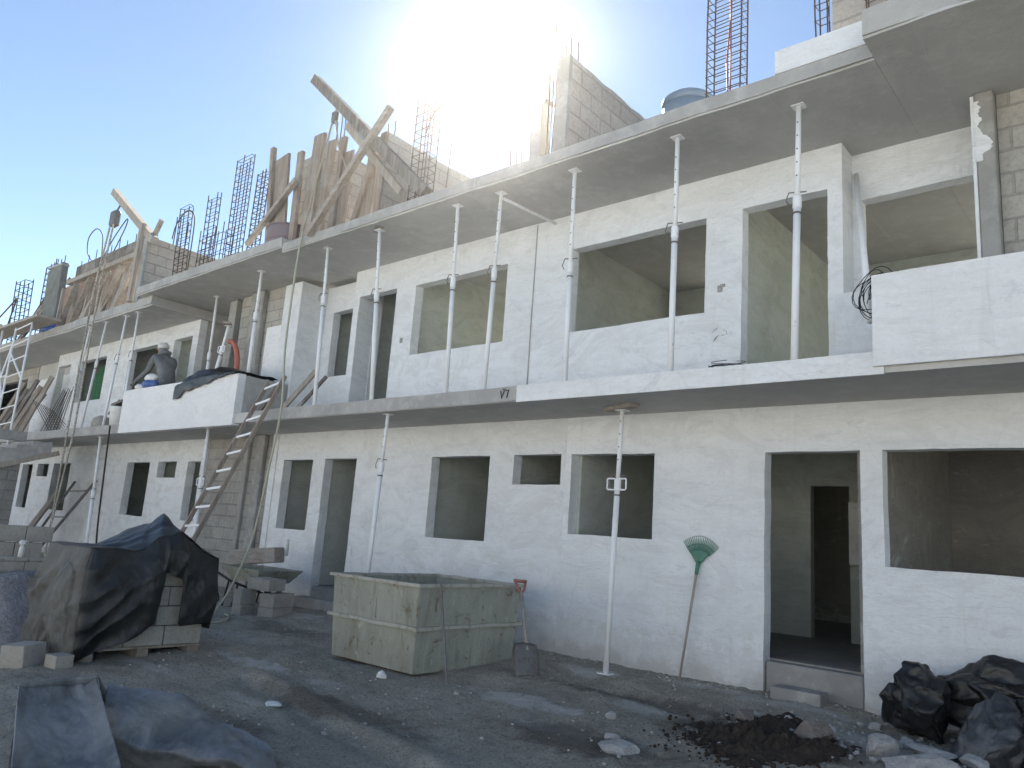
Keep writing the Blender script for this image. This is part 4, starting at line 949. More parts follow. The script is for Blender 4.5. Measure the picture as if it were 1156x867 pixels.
# ------------------------------------------------------------------ worker
def worker():
    bx, by, bz = -14.72, -0.45, 3.135
    t = thing('person', 'worker in dusty grey hooded clothes bending forward behind the white solid parapet', 'person', (bx, by, bz))
    P = {}; order = []; E = []
    def j(n, p, r, par=None):
        P[n] = (V(p), r); order.append(n)
        if par: E.append((par, n))
    B = lambda x, y, z: (bx + x, by + y, bz + z)
    j('pelvis', B(0.10, 0, 0.92), 0.15)
    j('waist', B(0.04, 0, 1.10), 0.145, 'pelvis'); j('chest', B(-0.06, 0, 1.28), 0.165, 'waist'); j('neckbase', B(-0.16, 0, 1.42), 0.09, 'chest')
    j('neck', B(-0.20, 0, 1.48), 0.058, 'neckbase'); j('head', B(-0.235, 0, 1.55), 0.085, 'neck'); j('crown', B(-0.245, 0, 1.62), 0.082, 'head')
    for s, n in ((-1, 'l'), (1, 'r')):
        j('hip' + n, B(0.10, s * 0.10, 0.86), 0.105, 'pelvis'); j('knee' + n, B(0.02, s * 0.12, 0.48), 0.072, 'hip' + n)
        j('ankle' + n, B(0.10, s * 0.12, 0.09), 0.048, 'knee' + n); j('toe' + n, B(-0.10, s * 0.13, 0.045), 0.042, 'ankle' + n)
        j('sh' + n, B(-0.12, s * 0.20, 1.36), 0.075, 'chest'); j('elb' + n, B(-0.26 - 0.05 * s, s * 0.24, 1.10), 0.056, 'sh' + n)
        hx, hy, hz = (-0.50, -0.33, 0.86) if s < 0 else (-0.45, 0.14, 0.88)
        j('wr' + n, B(hx + 0.05, hy, hz + 0.05), 0.036, 'elb' + n); j('palm' + n, B(hx - 0.03, hy, hz), 0.032, 'wr' + n)
        for k in range(4):
            oy = (k - 1.5) * 0.022
            j('f%d%s' % (k, n), B(hx - 0.085, hy + oy, hz - 0.02), 0.010, 'palm' + n)
            j('g%d%s' % (k, n), B(hx - 0.115 + 0.006 * abs(k - 1), hy + oy, hz - 0.06), 0.009, 'f%d%s' % (k, n))
        j('th' + n, B(hx - 0.03, hy - s * 0.045, hz - 0.025), 0.011, 'palm' + n); j('tt' + n, B(hx - 0.065, hy - s * 0.05, hz - 0.05), 0.009, 'th' + n)
    ix = {n: i for i, n in enumerate(order)}
    me = bpy.data.meshes.new('body'); me.from_pydata([tuple(P[n][0] - V((bx, by, bz))) for n in order], [(ix[a], ix[b]) for a, b in E], [])
    o = bpy.data.objects.new('body', me); COL.objects.link(o); o.parent = t
    sk = o.modifiers.new('skin', 'SKIN'); sk.use_smooth_shade = True
    for i, n in enumerate(order):
        me.skin_vertices[0].data[i].radius = (P[n][1], P[n][1]); me.skin_vertices[0].data[i].use_root = (i == 0)
    o.modifiers.new('sub', 'SUBSURF').render_levels = 2
    me.materials.append(M['grey_cloth'])
    c = B(-0.245, 0, 1.60)
    # face with nose, brow and mouth; cap
    b = MB(); b.lathe(B(-0.265, 0, 1.565), [(0.03, -0.10), (0.065, -0.07), (0.082, 0.0), (0.075, 0.06), (0.03, 0.09)], 20); b.build('face', 'skin', t, smooth=True)
    MB().tube([B(-0.345, 0, 1.585), B(-0.372, 0, 1.545), B(-0.345, 0, 1.540)], [0.010, 0.016, 0.010], 8).build('nose', 'skin', t, smooth=True)
    ey = MB()
    for s in (-1, 1): ey.lathe(B(-0.338, s * 0.030, 1.575), [(0.002, -0.010), (0.011, 0), (0.002, 0.010)], 8)
    ey.build('eyes', 'mark', t)
    MB().tube([B(-0.340, -0.022, 1.505), B(-0.346, 0, 1.503), B(-0.340, 0.022, 1.505)], 0.005, 6).build('mouth', 'redgrip', t)
    b = MB(); b.lathe(B(-0.250, 0, 1.60), [(0.104, 0.0), (0.108, 0.03), (0.10, 0.075), (0.075, 0.105), (0.02, 0.12)], 22); b.build('cap', 'whitepl', t, smooth=True)
    MB().bar(B(-0.33, 0, 1.607), B(-0.42, 0, 1.595), 0.13, 0.012).build('cap_brim', 'whitepl', t, bevel=0.004)
    # hood lying on the shoulders
    MB().tube([B(-0.20, -0.10, 1.45), B(-0.10, -0.07, 1.50), B(-0.07, 0, 1.51), B(-0.10, 0.07, 1.50), B(-0.20, 0.10, 1.45)], [0.03, 0.045, 0.05, 0.045, 0.03], 10).build('hood', 'grey_cloth', t, smooth=True)
worker()

# ------------------------------------------------------------------ hoist ropes, hose, cables
t = thing('hoist_pulley', 'small pulley with a rope hanging from the heavy crossed timber beam', 'pulley', (-8.95, -1.16, 7.5), 'hoist pulleys')
MB().box(-9.005, -8.895, -1.20, -1.12, 7.34, 7.52).build('block', 'steel', t, bevel=0.02)
MB().tube([(-8.95, -1.16, 7.52), (-8.95, -1.15, 7.68)], 0.012, 6).build('hook', 'steel', t)
MB().tube([(-8.99, -1.17, 7.36), (-9.14, -1.19, 6.6), (-9.34, -1.20, 5.72)], 0.014, 6).build('rope', 'rope', t)
MB().tube([(-8.91, -1.17, 7.36), (-8.78, -1.15, 6.9), (-8.60, -1.1, 6.55), (-8.48, -1.05, 6.25)], 0.012, 6).build('rope', 'rope', t)
t = thing('hoist_pulley', 'small pulley with two long pale ropes hanging from the left hoist beam', 'pulley', (-17.05, -1.1, 8.0), 'hoist pulleys')
MB().box(-17.0, -16.78, -1.16, -1.0, 7.50, 7.85).build('block', 'steel', t, bevel=0.03)
MB().tube([(-16.9, -1.07, 7.85), (-16.93, -1.0, 8.05)], 0.02, 6).build('hook', 'steel', t)
MB().tube([(-16.97, -1.12, 7.55), (-17.0, -1.2, 6.0), (-17.0, -1.2, 3.0), (-16.98, -1.2, 0.45)], 0.019, 6).build('rope', 'chain', t)
MB().tube([(-16.80, -1.12, 7.55), (-16.72, -1.2, 6.0), (-16.66, -1.2, 3.0), (-16.80, -1.25, 1.2)], 0.019, 6).build('rope', 'chain', t)
hs = loop([(-9.34, -1.20, 5.72), (-9.36, -1.22, 5.2), (-9.34, -1.24, 4.0), (-9.22, -1.25, 3.1), (-9.26, -1.3, 2.2), (-9.30, -1.36, 1.4), (-9.36, -1.45, 0.95), (-9.42, -1.55, 0.62), (-9.35, -1.72, 0.42), (-9.15, -1.92, H(-9.15, -1.92) + 0.02), (-8.9, -2.2, H(-8.9, -2.2) + 0.015), (-8.6, -2.6, H(-8.6, -2.6) + 0.015)], '', 0.015, 'long_hose', 'hose')
tag(hs, 'long pale green hose hanging from the roof edge down to the dirt', 'hose')
tag(loop([(-9.5, -1.5, H(-9.5, -1.5) + 0.02), (-9.2, -1.62, H(-9.2, -1.62) + 0.02), (-8.95, -1.85, H(-8.95, -1.85) + 0.02), (-9.1, -1.98, H(-9.1, -1.98) + 0.02), (-9.4, -1.9, H(-9.4, -1.9) + 0.02)], '', 0.014, 'hose_end', 'hose'), 'loose end of green hose curled on the dirt by the block stack', 'hose')
tag(loop([(-15.15, -1.12, 3.1), (-15.05, -1.12, 2.2), (-14.95, -1.1, 1.1), (-14.95, -1.0, 0.4)], '', 0.016, 'black_cable', 'black'), 'black cable hanging from the left balcony down the white wall', 'cable')

# ------------------------------------------------------------------ ladders
def ladder(bl, br, tl, tr, n, lab, cat='ladder', mat='board', rung='prop', w=0.03, h=0.06):
    t = thing('ladder', lab, cat, tuple((V(bl) + V(br)) / 2))
    for p, q in ((bl, tl), (br, tr)): MB().bar(p, q, w, h, (0, 1, 0.4)).build('rail', mat, t, bevel=0.004)
    for i in range(n):
        k = (i + 0.6) / n
        p = V(bl).lerp(V(tl), k); q = V(br).lerp(V(tr), k)
        MB().bar(p, q, 0.035, 0.03).build('rung', rung, t)
    return t
ladder((-9.92, -2.50, 0.28), (-9.50, -2.50, 0.28), (-9.86, -1.115, 3.52), (-9.48, -1.09, 3.60), 13, 'long wooden ladder with pale rungs leaning on the balcony slab edge', mat='board', rung='prop')
ladder((-19.05, -1.0, 0.35), (-18.45, -1.0, 0.35), (-19.3, -0.06, 2.12), (-18.1, -0.06, 2.16), 3, 'short dark metal trestle ladder leaning on the wall at the left', mat='steel', rung='steel', w=0.05, h=0.05)
tag(MB().bar((-20.1, -0.85, 0.4), (-19.55, -0.30, 1.85), 0.2, 0.05, (0, 1, 0)).build('leaning_plank', 'wood', None, (-20, -0.8, 0.4)), 'pale plank leaning on the wall beside the short dark ladder', 'plank')
for i, (x0, x1, z1, lb) in enumerate(((-9.75, -9.25, 3.72, 'grey plank on the balcony at the head of the long ladder'), (-10.35, -10.15, 3.62, 'dark short plank on the balcony left of the long ladder head'), (-9.35, -8.98, 3.62, 'dark thin offcut on the balcony right of the long ladder head'))):
    tag(MB().bar((x0, -0.92, 3.14), (x1, -0.75, z1), 0.09 - 0.02 * i, 0.03, (0, 1, 0)).build('plank_offcut', 'boarddark' if i else 'wood', None, (x0, -0.9, 3.14)), lb, 'plank', 'planks at the ladder head')

# ------------------------------------------------------------------ concrete stair at far left and scaffold
t = thing('concrete_staircase', 'raw concrete stair with a blockwork side wall at the far left', 'staircase', (-19, -2.5, 0.2))
b = MB()
y0, y1 = -5.2, -1.10
def zt(y): return 2.86 + 0.36 * (y + 1.1)
b.add([(-20.2, y1, zt(y1) - 0.22), (-18.0, y1, zt(y1) - 0.22), (-18.0, y1, zt(y1)), (-20.2, y1, zt(y1)),
       (-20.2, y0, zt(y0) - 0.22), (-18.0, y0, zt(y0) - 0.22), (-18.0, y0, zt(y0)), (-20.2, y0, zt(y0))],
      [(0, 1, 2, 3), (7, 6, 5, 4), (0, 4, 5, 1), (1, 5, 6, 2), (2, 6, 7, 3), (3, 7, 4, 0)])
b.build('flight', 'edge', t)
MB().bar((-17.98, -5.2, zt(-5.2) - 0.27), (-17.98, -0.95, zt(-0.95) - 0.27), 0.05, 0.10).build('formwork_board', 'wood', t)
st = MB()
for i in range(14): st.box(-20.1, -18.05, -5.1 + i * 0.28, -5.1 + i * 0.28 + 0.28, zt(-5.1 + i * 0.28) - 0.05, zt(-5.1 + i * 0.28) + 0.11)
st.build('steps', 'edge', t)
sb = MB(); sb.add([(-18.15, -1.62, 0.2), (-18.02, -1.62, 0.2), (-18.02, -5.2, 0.2), (-18.15, -5.2, 0.2), (-18.15, -1.62, zt(-1.62) - 0.225), (-18.02, -1.62, zt(-1.62) - 0.225), (-18.02, -5.2, zt(-5.2) - 0.225), (-18.15, -5.2, zt(-5.2) - 0.225)],
       [(0, 1, 2, 3), (7, 6, 5, 4), (0, 4, 5, 1), (1, 5, 6, 2), (2, 6, 7, 3), (3, 7, 4, 0)])
sb.build('side_wall', 'block_dark', t)
rough_slab(-18.12, -18.0, -4.6, -1.60, 2.80, 3.00, 0.004).build('landing_face', 'rawcol', t)
t = thing('scaffold', 'pale tubular scaffold at the far left in front of the bare house', 'scaffold', (-21, -1.4, 3.1))
px = [(-19.5, -1.5, 5.55), (-20.6, -1.5, 5.6), (-21.6, -1.5, 5.65), (-22.8, -1.5, 5.7), (-20.6, -2.3, 5.6)]
for (x, y, z) in px: MB().tube([(x, y, 2.2), (x + 0.05, y, z)], 0.024, 8).build('standard', 'prop', t, smooth=True)
for k in range(7):
    z = 3.25 + k * 0.38
    MB().tube([(-20.6, -1.5, z), (-19.48, -1.5, z + 0.05)], 0.016, 6).build('rung', 'prop', t)
    if k % 2: MB().tube([(-22.8, -1.5, z), (-20.6, -1.5, z + 0.05)], 0.016, 6).build('rung', 'prop', t)
for a in (((-21.6, -1.5, 3.3), (-20.5, -1.5, 5.3)), ((-20.6, -1.5, 5.0), (-19.5, -1.5, 4.3)), ((-21.6, -1.5, 5.2), (-20.6, -1.5, 3.9))):
    MB().tube([V(p) for p in a], 0.022, 6).build('brace', 'prop', t)
MB().bar((-24.5, -1.35, 5.72), (-18.9, -1.35, 5.66), 0.5, 0.06).build('deck_board', 'wood', t)
GL = 'dark boards stacked upright behind the scaffold'
for i in range(7):
    tag(MB().bar((-23.4 + i * 0.30, -0.85 + 0.02 * i, 3.14), (-23.2 + i * 0.34, -0.35, 4.7 - 0.2 * (i % 3)), 0.26, 0.04, (0, 1, 0)).build('stacked_board', 'boarddark' if i % 2 else 'board', None, (-23.4 + i * 0.30, -0.85, 3.14)),
        'dark board leaning behind the scaffold at the far left', 'board', GL)

# ------------------------------------------------------------------ mortar tub
def tub():
    t = thing('mortar_tub', 'big square steel mortar tub crusted with dried cement', 'tub', (-5.9, -1.27, 0.34))
    x0, x1, y0, y1 = -6.50, -5.28, -2.05, -0.66; zb, zm, zt_ = 0.325, 0.69, 1.10
    def ring(z, e): return [(x0 - e, y0 - e), (x1 + e, y0 - e), (x1 + e, y1 + e), (x0 - e, y1 + e)]
    b = MB(); n = 14
    # dented plate sides: outside grid with thickness, closed floor
    for (ax, c, s0, s1, nx_) in (('y', y0, x0, x1, -1), ('x', x1, y0, y1, 1), ('y', y1, x0, x1, 1), ('x', x0, y0, y1, -1)):
        def f(u, v):
            s = s0 + (s1 - s0) * u; z = zb + (zt_ - zb) * v
            w = math.sin(math.pi * u) * (nz((s, z, c), 2.2, 3) * 0.008 + nz((s, z, c), 7, 3) * 0.004 + 0.005 * math.sin(math.pi * v))
            e = 0.045 * (v - 0.45)
            q = c + nx_ * (w + e)
            ss = s0 + (s1 - s0) * u; mid = (s0 + s1) / 2; ss = mid + (ss - mid) * (1 + 0.06 * (v - 0.45))
            return (ss, q, z) if ax == 'y' else (q, ss, z)
        b.grid(f, n, n)
    b.build('sides', 'tub', t, smooth=False, solid=0.012, weld=0)
    MB().box(x0 + 0.03, x1 - 0.03, y0 + 0.03, y1 - 0.03, zb + 0.0, zb + 0.02).build('bottom', 'tub', t)
    MB().box(x0 + 0.04, x1 - 0.04, y0 + 0.04, y1 - 0.04, zb + 0.022, zb + 0.16).build('mortar_residue', 'edge', t)
    e = 0.030
    for nm, z, w, hgt in (('rim', zt_, 0.055, 0.028), ('mid_band', zm + 0.03, 0.045, 0.03)):
        e = 0.045 * ((z - zb) / (zt_ - zb) - 0.45) + (0.008 if nm == 'rim' else 0.022)
        A = [(x0 - e, y0 - e), (x1 + e, y0 - e), (x1 + e, y1 + e), (x0 - e, y1 + e)]
        r = MB()
        for i in range(4):
            p, q = A[i], A[(i + 1) % 4]
            m = 10; d = V((q[0] - p[0], q[1] - p[1], 0)); L = d.length; d /= L
            sg = w / 2 if i % 2 == 0 else -w / 2
            pts = [V((p[0], p[1], z)) + d * (L * k / m) + V((0, 0, nz((p[0], k, z), 0.9, i) * 0.008)) for k in range(m + 1)]
            if i % 2 == 0: pts[0] = pts[0] - d * w / 2; pts[-1] = pts[-1] + d * w / 2
            else: pts[0] = pts[0] + d * (w / 2 + 0.001); pts[-1] = pts[-1] - d * (w / 2 + 0.001)
            for a, c in zip(pts, pts[1:]): r.bar(a, c, w, hgt)
        r.build(nm, 'tubrim', t)
    for (x, y) in ((x0 + 0.3, y0 + 0.3), (x1 - 0.3, y0 + 0.3), (x1 - 0.3, y1 - 0.3), (x0 + 0.3, y1 - 0.3)):
        MB().box(x - 0.04, x + 0.04, y - 0.04, y + 0.04, H(x, y) - 0.03, zb).build('foot', 'tub', t)
    for (x, z0) in ((-5.85, zm + 0.06),):
        MB().box(x - 0.012, x + 0.012, y0 - 0.028, y0 - 0.016, z0, zt_ - 0.03).build('stiffener', 'tub', t)
tub()
tag(MB().tube([(-4.90, -1.98, H(-4.9, -1.98)), (-4.905, -1.99, H(-4.9, -1.98) + 0.03), (-5.17, -1.90, 1.13)], [0.022, 0.012, 0.011], 8).build('iron_bar', 'steel', None, (-4.9, -1.98, 0.3)), 'thin iron bar leaning upright against the front of the mortar tub', 'bar')
def shovel():
    base = V((-4.66, -1.16, H(-4.66, -1.16) + 0.01)); top = V((-5.09, -0.86, 1.16))
    t = thing('shovel', 'square shovel with a faded red grip leaning on the mortar tub', 'shovel', tuple(base))
    d = (top - base).normalized(); side = V((0.45, 0.9, 0)).normalized(); side = (side - d * side.dot(d)).normalized(); nn = d.cross(side)
    b = MB()
    def f(u, v):
        w = (u - 0.5) * 0.25; L = v * 0.31
        curl = 0.035 * (2 * abs(u - 0.5)) ** 2
        return base + d * L + side * w * (1 if v < 0.85 else 0.9) + nn * (curl - 0.02 * v)
    b.grid(f, 10, 10); b.build('blade', 'steel', t, smooth=True, solid=0.005)
    MB().tube([base + d * 0.24, base + d * 0.42, top - d * 0.12], [0.022, 0.019, 0.017], 10).build('shaft', 'wood', t, smooth=True)
    g = MB()
    for s in (-1, 1): g.tube([top - d * 0.13, top - d * 0.09 + side * s * 0.035, top + side * s * 0.055], 0.014, 8)
    g.tube([top - side * 0.068, top + side * 0.068], 0.017, 8)
    g.build('grip', 'redgrip', t, smooth=True)
shovel()
def rake():
    base = V((-3.66, -0.16, H(-3.66, -0.16))); top = V((-3.565, -0.03, 1.44))
    t = thing('rake', 'green fan rake leaning head up on the white wall', 'rake', tuple(base))
    d = (top - base).normalized(); s = V((1, 0, 0)); s = (s - d * s.dot(d)).normalized(); nn = d.cross(s)
    MB().tube([base, top + d * 0.02], [0.011, 0.013], 10).build('shaft', 'wood', t, smooth=True)
    MB().tube([top - d * 0.08, top + d * 0.05], [0.017, 0.022], 10).build('socket', 'green', t, smooth=True)
    hb = MB()
    def f(u, v):
        a = (u - 0.5) * 1.35; r = 0.03 + 0.135 * v
        return top + d * r * math.cos(a) + s * r * math.sin(a) - nn * 0.01 * v
    hb.grid(f, 16, 5); hb.build('head_plate', 'green', t, smooth=True, solid=0.006)
    for i in range(21):
        a = (i - 10) / 10 * 0.70
        p0 = top + d * 0.15 * math.cos(a) + s * 0.15 * math.sin(a)
        p1 = top + d * (0.285 - 0.02 * abs(a)) * math.cos(a) + s * 0.285 * math.sin(a)
        p2 = p1 + nn * -0.02 + d * 0.012
        MB().tube([p0, p1, p2], [0.0048, 0.004, 0.003], 5).build('tine', 'green', t)
    br = MB(); br.tube([top + d * 0.215 * math.cos(a) + s * 0.215 * math.sin(a) for a in [(-0.72 + 1.44 * k / 12) for k in range(13)]], 0.004, 5)
    br.build('tine_brace', 'green', t)
rake()

# ------------------------------------------------------------------ pallet of blocks under a sheet
PX, PY, PL, PW = -7.56, -4.0, 1.15, 0.98      # near corner, length along +Y, width along -X
gz0 = H(PX, PY + 0.5) - 0.01
t = thing('wooden_pallet', 'rough timber pallet under the black sheeted block load', 'pallet', (PX - 0.5, PY + 0.6, gz0))
for i in range(3): MB().box(PX - PW, PX, PY + 0.02 + i * 0.5, PY + 0.13 + i * 0.5, gz0 - 0.02, gz0 + 0.085).build('runner', 'board', t)
for i in range(6): MB().box(PX - PW + 0.01 + i * 0.165, PX - PW + 0.15 + i * 0.165, PY, PY + PL, gz0 + 0.0865, gz0 + 0.108).build('deck_board', 'board', t)
def block(c, rz, lab, grp=None, dims=(0.39, 0.14, 0.19), tilt=(0, 0), mat='oneblock', cores=True):
    a, w, hh = dims
    b = MB().box(-a / 2, a / 2, -w / 2, w / 2, 0, hh)
    me_o = b.build('cement_block', mat, None, (0, 0, 0), bevel=0.006)
    me_o.location = c; me_o.rotation_euler = (tilt[0], tilt[1], rz)
    return tag(me_o, lab, 'block', grp)
zb = gz0 + 0.11
names = ('bottom', 'second', 'third', 'fourth', 'fifth')
for r in range(5):
    for k in range(3):
        if r > 0 and k == 0: continue
        y = PY + 0.19 + k * 0.385 + (0.0 if r % 2 == 0 else -0.10)
        lab = '%s course block on the sheeted pallet, %s along the open side' % (names[r].capitalize(), ('nearest the dusty flap', 'in the middle gap', 'at the far end')[k])
        block((PX - 0.075 - 0.004 * ((r * 3 + k) % 3), y, zb + r * 0.185), math.pi / 2 + 0.01 * ((r + k) % 3 - 1), lab, 'cement blocks on the sheeted pallet', (0.375, 0.14, 0.178), mat='oneblock')
TH = 0.955
ztop = gz0 + 1.0
def crump(p, k=1.0):
    return (ridge(p, 1.7, 3) * 0.020 + nz(p, 4.2, 8) * 0.020 + ridge(p, 6.5, 5) * 0.008 + nz(p, 13, 2) * 0.004) * k
t = thing('plastic_sheet', 'black plastic sheet draped over the pallet of cement blocks', 'plastic sheet', (PX - 0.5, PY + 0.6, gz0))
def topz(a, b):
    """height of the sheet top; a along +Y 0..1, b along -X 0..1"""
    da = abs(a - 0.66); db = abs(b - 0.42)
    pk = 0.30 * max(0.0, 1 - da / 0.48 - 0.55 * db) ** 1.15
    rdg = 0.05 * max(0.0, 1 - abs(a - 0.66 - 0.4 * (b - 0.4)) / 0.10)
    return ztop + pk + rdg - 0.045 * a * (1 - b) + nz((a, b, 0), 3.5, 2) * 0.03
def ft(a, b):
    A = -0.02 + 1.04 * a; B_ = -0.02 + 1.04 * b
    x = PX - PW * B_; y = PY + PL * A
    fo = ridge((x * 0.8 + y * 0.6, y, 1.0), 2.3, 6) * 0.022 + ridge((x - y, x * 0.6, 2.0), 4.5, 2) * 0.012 + nz((x, y, 1), 9, 3) * 0.008
    e = min(1, 8 * min(a, 1 - a, b, 1 - b) + 0.15)
    return (x + 0.045 * max(0, 1 - 8 * b), y - 0.045 * max(0, 1 - 8 * a), topz(A, B_) + fo * e)
MB().grid(ft, 70, 60).build('top_sheet', 'tarp', t, smooth=True, solid=0.004)
low = [(0, 0.02), (0.06, 0.06), (0.14, 0.10), (0.28, 0.16), (0.40, 0.22), (0.50, 0.31), (0.535, 0.33), (0.56, 0.60), (0.565, 0.80), (0.60, 0.80), (0.66, 0.76), (0.72, 0.74), (0.735, 0.66), (0.74, 0.32), (0.76, 0.30), (0.85, 0.31), (1.0, 0.33)]
def lowz(a):
    for (p, q), (r, s) in zip(low, low[1:]):
        if p <= a <= r: return q + (s - q) * (a - p) / (r - p)
    return low[-1][1]
R0 = 0.035
def wrap(s_, v):
    """sheet hanging round the near corner; s_ < 0 along the end (metres), s_ > 0 along the open side"""
    q = math.pi * R0 / 4
    if s_ > q: px, py, n = PX + R0, PY + (s_ - q), V((1, 0, 0))
    elif s_ < -q: px, py, n = PX + (s_ + q), PY - R0, V((0, -1, 0))
    else:
        a = (s_ / q) * math.pi / 4 - math.pi / 4; n = V((math.cos(a), math.sin(a), 0)); px, py = PX + n.x * R0, PY + n.y * R0
    A = min(1.02, max(-0.02, s_ / PL)); B_ = min(1.02, max(-0.02, -s_ / PW))
    z1 = topz(A if s_ > 0 else -0.02, B_ if s_ < 0 else -0.02) + 0.006
    z0 = gz0 + (lowz(min(1, max(0, A))) if s_ > 0 else 0.012 + 0.03 * B_)
    z = z1 + (z0 - z1) * v
    p = V((s_, z * 0.75, 3.3))
    fold = ridge(V((s_ * 1.0 + 0.5 * z, z * 0.35, 1)), 2.6, 4) * 0.045 + ridge(V((s_ * 0.9 - 0.8 * z, z * 0.5, 7)), 3.7, 9) * 0.035 + (0.018 if s_ < -0.06 and v > 0.26 + 0.10 * math.sin(s_ * 5) else 0.0) + nz(p, 7, 2) * 0.012 + ridge(p, 10, 5) * 0.006 + nz(p, 22, 3) * 0.0025
    out = 0.012 + max(0.0, fold + 0.02) * (0.15 + 0.85 * min(1, v * 2.5)) + 0.035 * math.sin(math.pi * min(1, v)) 
    return (px + n.x * out, py + n.y * out, z)
MB().grid(lambda u, v: wrap(1.04 * PL * u, v), 150, 110).build('side_flap', 'tarp', t, smooth=True, solid=0.004)
MB().grid(lambda u, v: wrap(-1.03 * PW * (1 - u), v), 110, 110).build('end_flap', 'tarpdust', t, smooth=True, solid=0.004)
def fb(a, v):
    A = -0.02 + 1.04 * a; y = PY + PL * A; z1 = topz(A, 1.02); z = z1 + (gz0 + 0.1 - z1) * v
    return (PX - PW * 1.02 - 0.03 * math.sin(3 * v) - abs(crump((1, y, z))), y, z)
MB().grid(fb, 30, 30).build('back_flap', 'tarp', t, smooth=True, solid=0.004)
def ff(b, v):
    B_ = -0.02 + 1.04 * b; z1 = topz(1.02, B_); z = z1 + (gz0 + 0.25 - z1) * v; x = PX - PW * B_
    return (x + 0.02 * (b < 0.05), PY + PL * 1.02 + 0.04 * math.sin(3 * v) + abs(crump((x, 2, z))), z)
MB().grid(ff, 30, 30).build('far_flap', 'tarp', t, smooth=True, solid=0.004)

block((-7.78, -4.36, H(-7.78, -4.36) - 0.02), 0.5, 'large chipped cement block on the ground left of the sheeted pallet', 'loose blocks by the pallet', (0.24, 0.25, 0.20), (0.05, -0.06))
block((-7.50, -4.17, H(-7.5, -4.17) - 0.01), 0.15, 'small block wedged under the corner of the sheeted pallet', 'loose blocks by the pallet', (0.18, 0.16, 0.11))
# masonry stacks behind the gravel pile
GM = 'blocks of the low wall behind the gravel pile'
for r in range(4):
    for k in range(3):
        block((-10.9, -4.12 + k * 0.31 + (0.1 if r % 2 else 0), 0.50 + r * 0.202), math.pi / 2, 'dark cement block of the low wall behind the gravel pile, %s course, %s' % (names[r], ('left', 'middle', 'right')[k]), GM, (0.30, 0.15, 0.19))
for k in range(3):
    block((-10.1, -4.15 + k * 0.255, 0.80), math.pi / 2, 'cement block of the front row under the white pipe stub, %s' % ('left', 'middle', 'right')[k], 'front row of blocks on the gravel pile', (0.25, 0.18, 0.12))
    block((-10.1, -4.12 + k * 0.255, 0.922), math.pi / 2, 'thin slab of the front row under the white pipe stub, %s' % ('left', 'middle', 'right')[k], 'thin slabs of the front row', (0.25, 0.18, 0.04))
t = thing('pipe_stub', 'short white pipe stub with a collar standing on the block row', 'pipe', (-10.1, -3.80, 0.962))
MB().lathe((-10.1, -3.80, 0.962), [(0.032, 0), (0.03, 0.10), (0.022, 0.12), (0.022, 0.14)], 16).build('pipe', 'whitepl', t, smooth=True)
MB().lathe((-10.1, -3.80, 1.102), [(0.036, 0), (0.040, 0.025), (0.036, 0.05), (0.015, 0.055)], 16).build('collar', 'whitepl', t, smooth=True)

# stack of blocks and barrow beside the wall
GS = 'blocks stacked beside the wheelbarrow'
block((-9.52, -1.24, H(-9.52, -1.24) - 0.03), 0.15, 'darker lower block at the left of the stack by the hose', GS, (0.18, 0.24, 0.15))
block((-9.52, -1.24, H(-9.52, -1.24) + 0.122), 0.1, 'dark upper block at the left of the stack by the hose', GS, (0.17, 0.24, 0.19))
block((-9.16, -0.98, H(-9.16, -0.98) - 0.04), 0.35, 'pale lower block at the right of the stack by the hose', GS, (0.24, 0.42, 0.15))
block((-9.16, -0.97, H(-9.16, -0.98) + 0.112), 0.32, 'pale upper block at the right of the stack by the hose', GS, (0.23, 0.42, 0.17))
block((-9.32, -1.06, H(-9.16, -0.98) + 0.312), 0.2, 'pale block lying across the top of the stack by the hose', GS, (0.40, 0.30, 0.15), (0.0, 0.02))
t = thing('wheelbarrow', 'old wheelbarrow with black handles standing behind the block stack', 'wheelbarrow', (-10.0, -0.75, 0.35))
tz = 0.84
MB().add([(-10.3, -1.0, tz - 0.12), (-9.65, -1.0, tz - 0.12), (-9.65, -0.5, tz - 0.12), (-10.3, -0.5, tz - 0.12), (-10.5, -1.1, tz + 0.06), (-9.48, -1.1, tz + 0.06), (-9.48, -0.4, tz + 0.06), (-10.5, -0.4, tz + 0.06)],
         [(0, 3, 2, 1), (0, 1, 5, 4), (1, 2, 6, 5), (2, 3, 7, 6), (3, 0, 4, 7)]).build('tray', 'tub', t, solid=0.008)
for s in (-1.02, -0.48):
    MB().tube([(-11.15, s - 0.04, 0.86), (-10.9, s - 0.02, 0.84), (-10.3, s, 0.69), (-9.62, -0.75, 0.53)], 0.018, 8).build('handle', 'black', t, smooth=True)
    MB().tube([(-10.35, s, 0.70), (-10.45, s, H(-10.45, s)), (-10.2, s, H(-10.4, s) + 0.01), (-10.1, s, 0.66)], 0.014, 6).build('leg', 'black', t)
b = MB(); b.tube([(-9.62 + 0.17 * math.cos(a * 0.3927), -0.75, 0.53 + 0.17 * math.sin(a * 0.3927)) for a in range(17)], 0.035, 8); b.build('wheel', 'black', t, smooth=True)
o = MB().bar((-10.30, -1.02, tz + 0.18), (-9.62, -0.72, tz + 0.27), 0.26, 0.21).build('timber_baulk', 'woodx', None, (-10.0, -0.8, tz + 0.1), bevel=0.012)
tag(o, 'thick brown timber baulk lying on top of the wheelbarrow', 'timber')
tag(MB().lathe((-9.95, -0.40, 1.08), [(0.028, 0), (0.028, 0.24)], 12).build('pipe_piece', 'whitepl', None, (-9.95, -0.4, 1.08)), 'short white pipe standing behind the timber baulk', 'pipe')
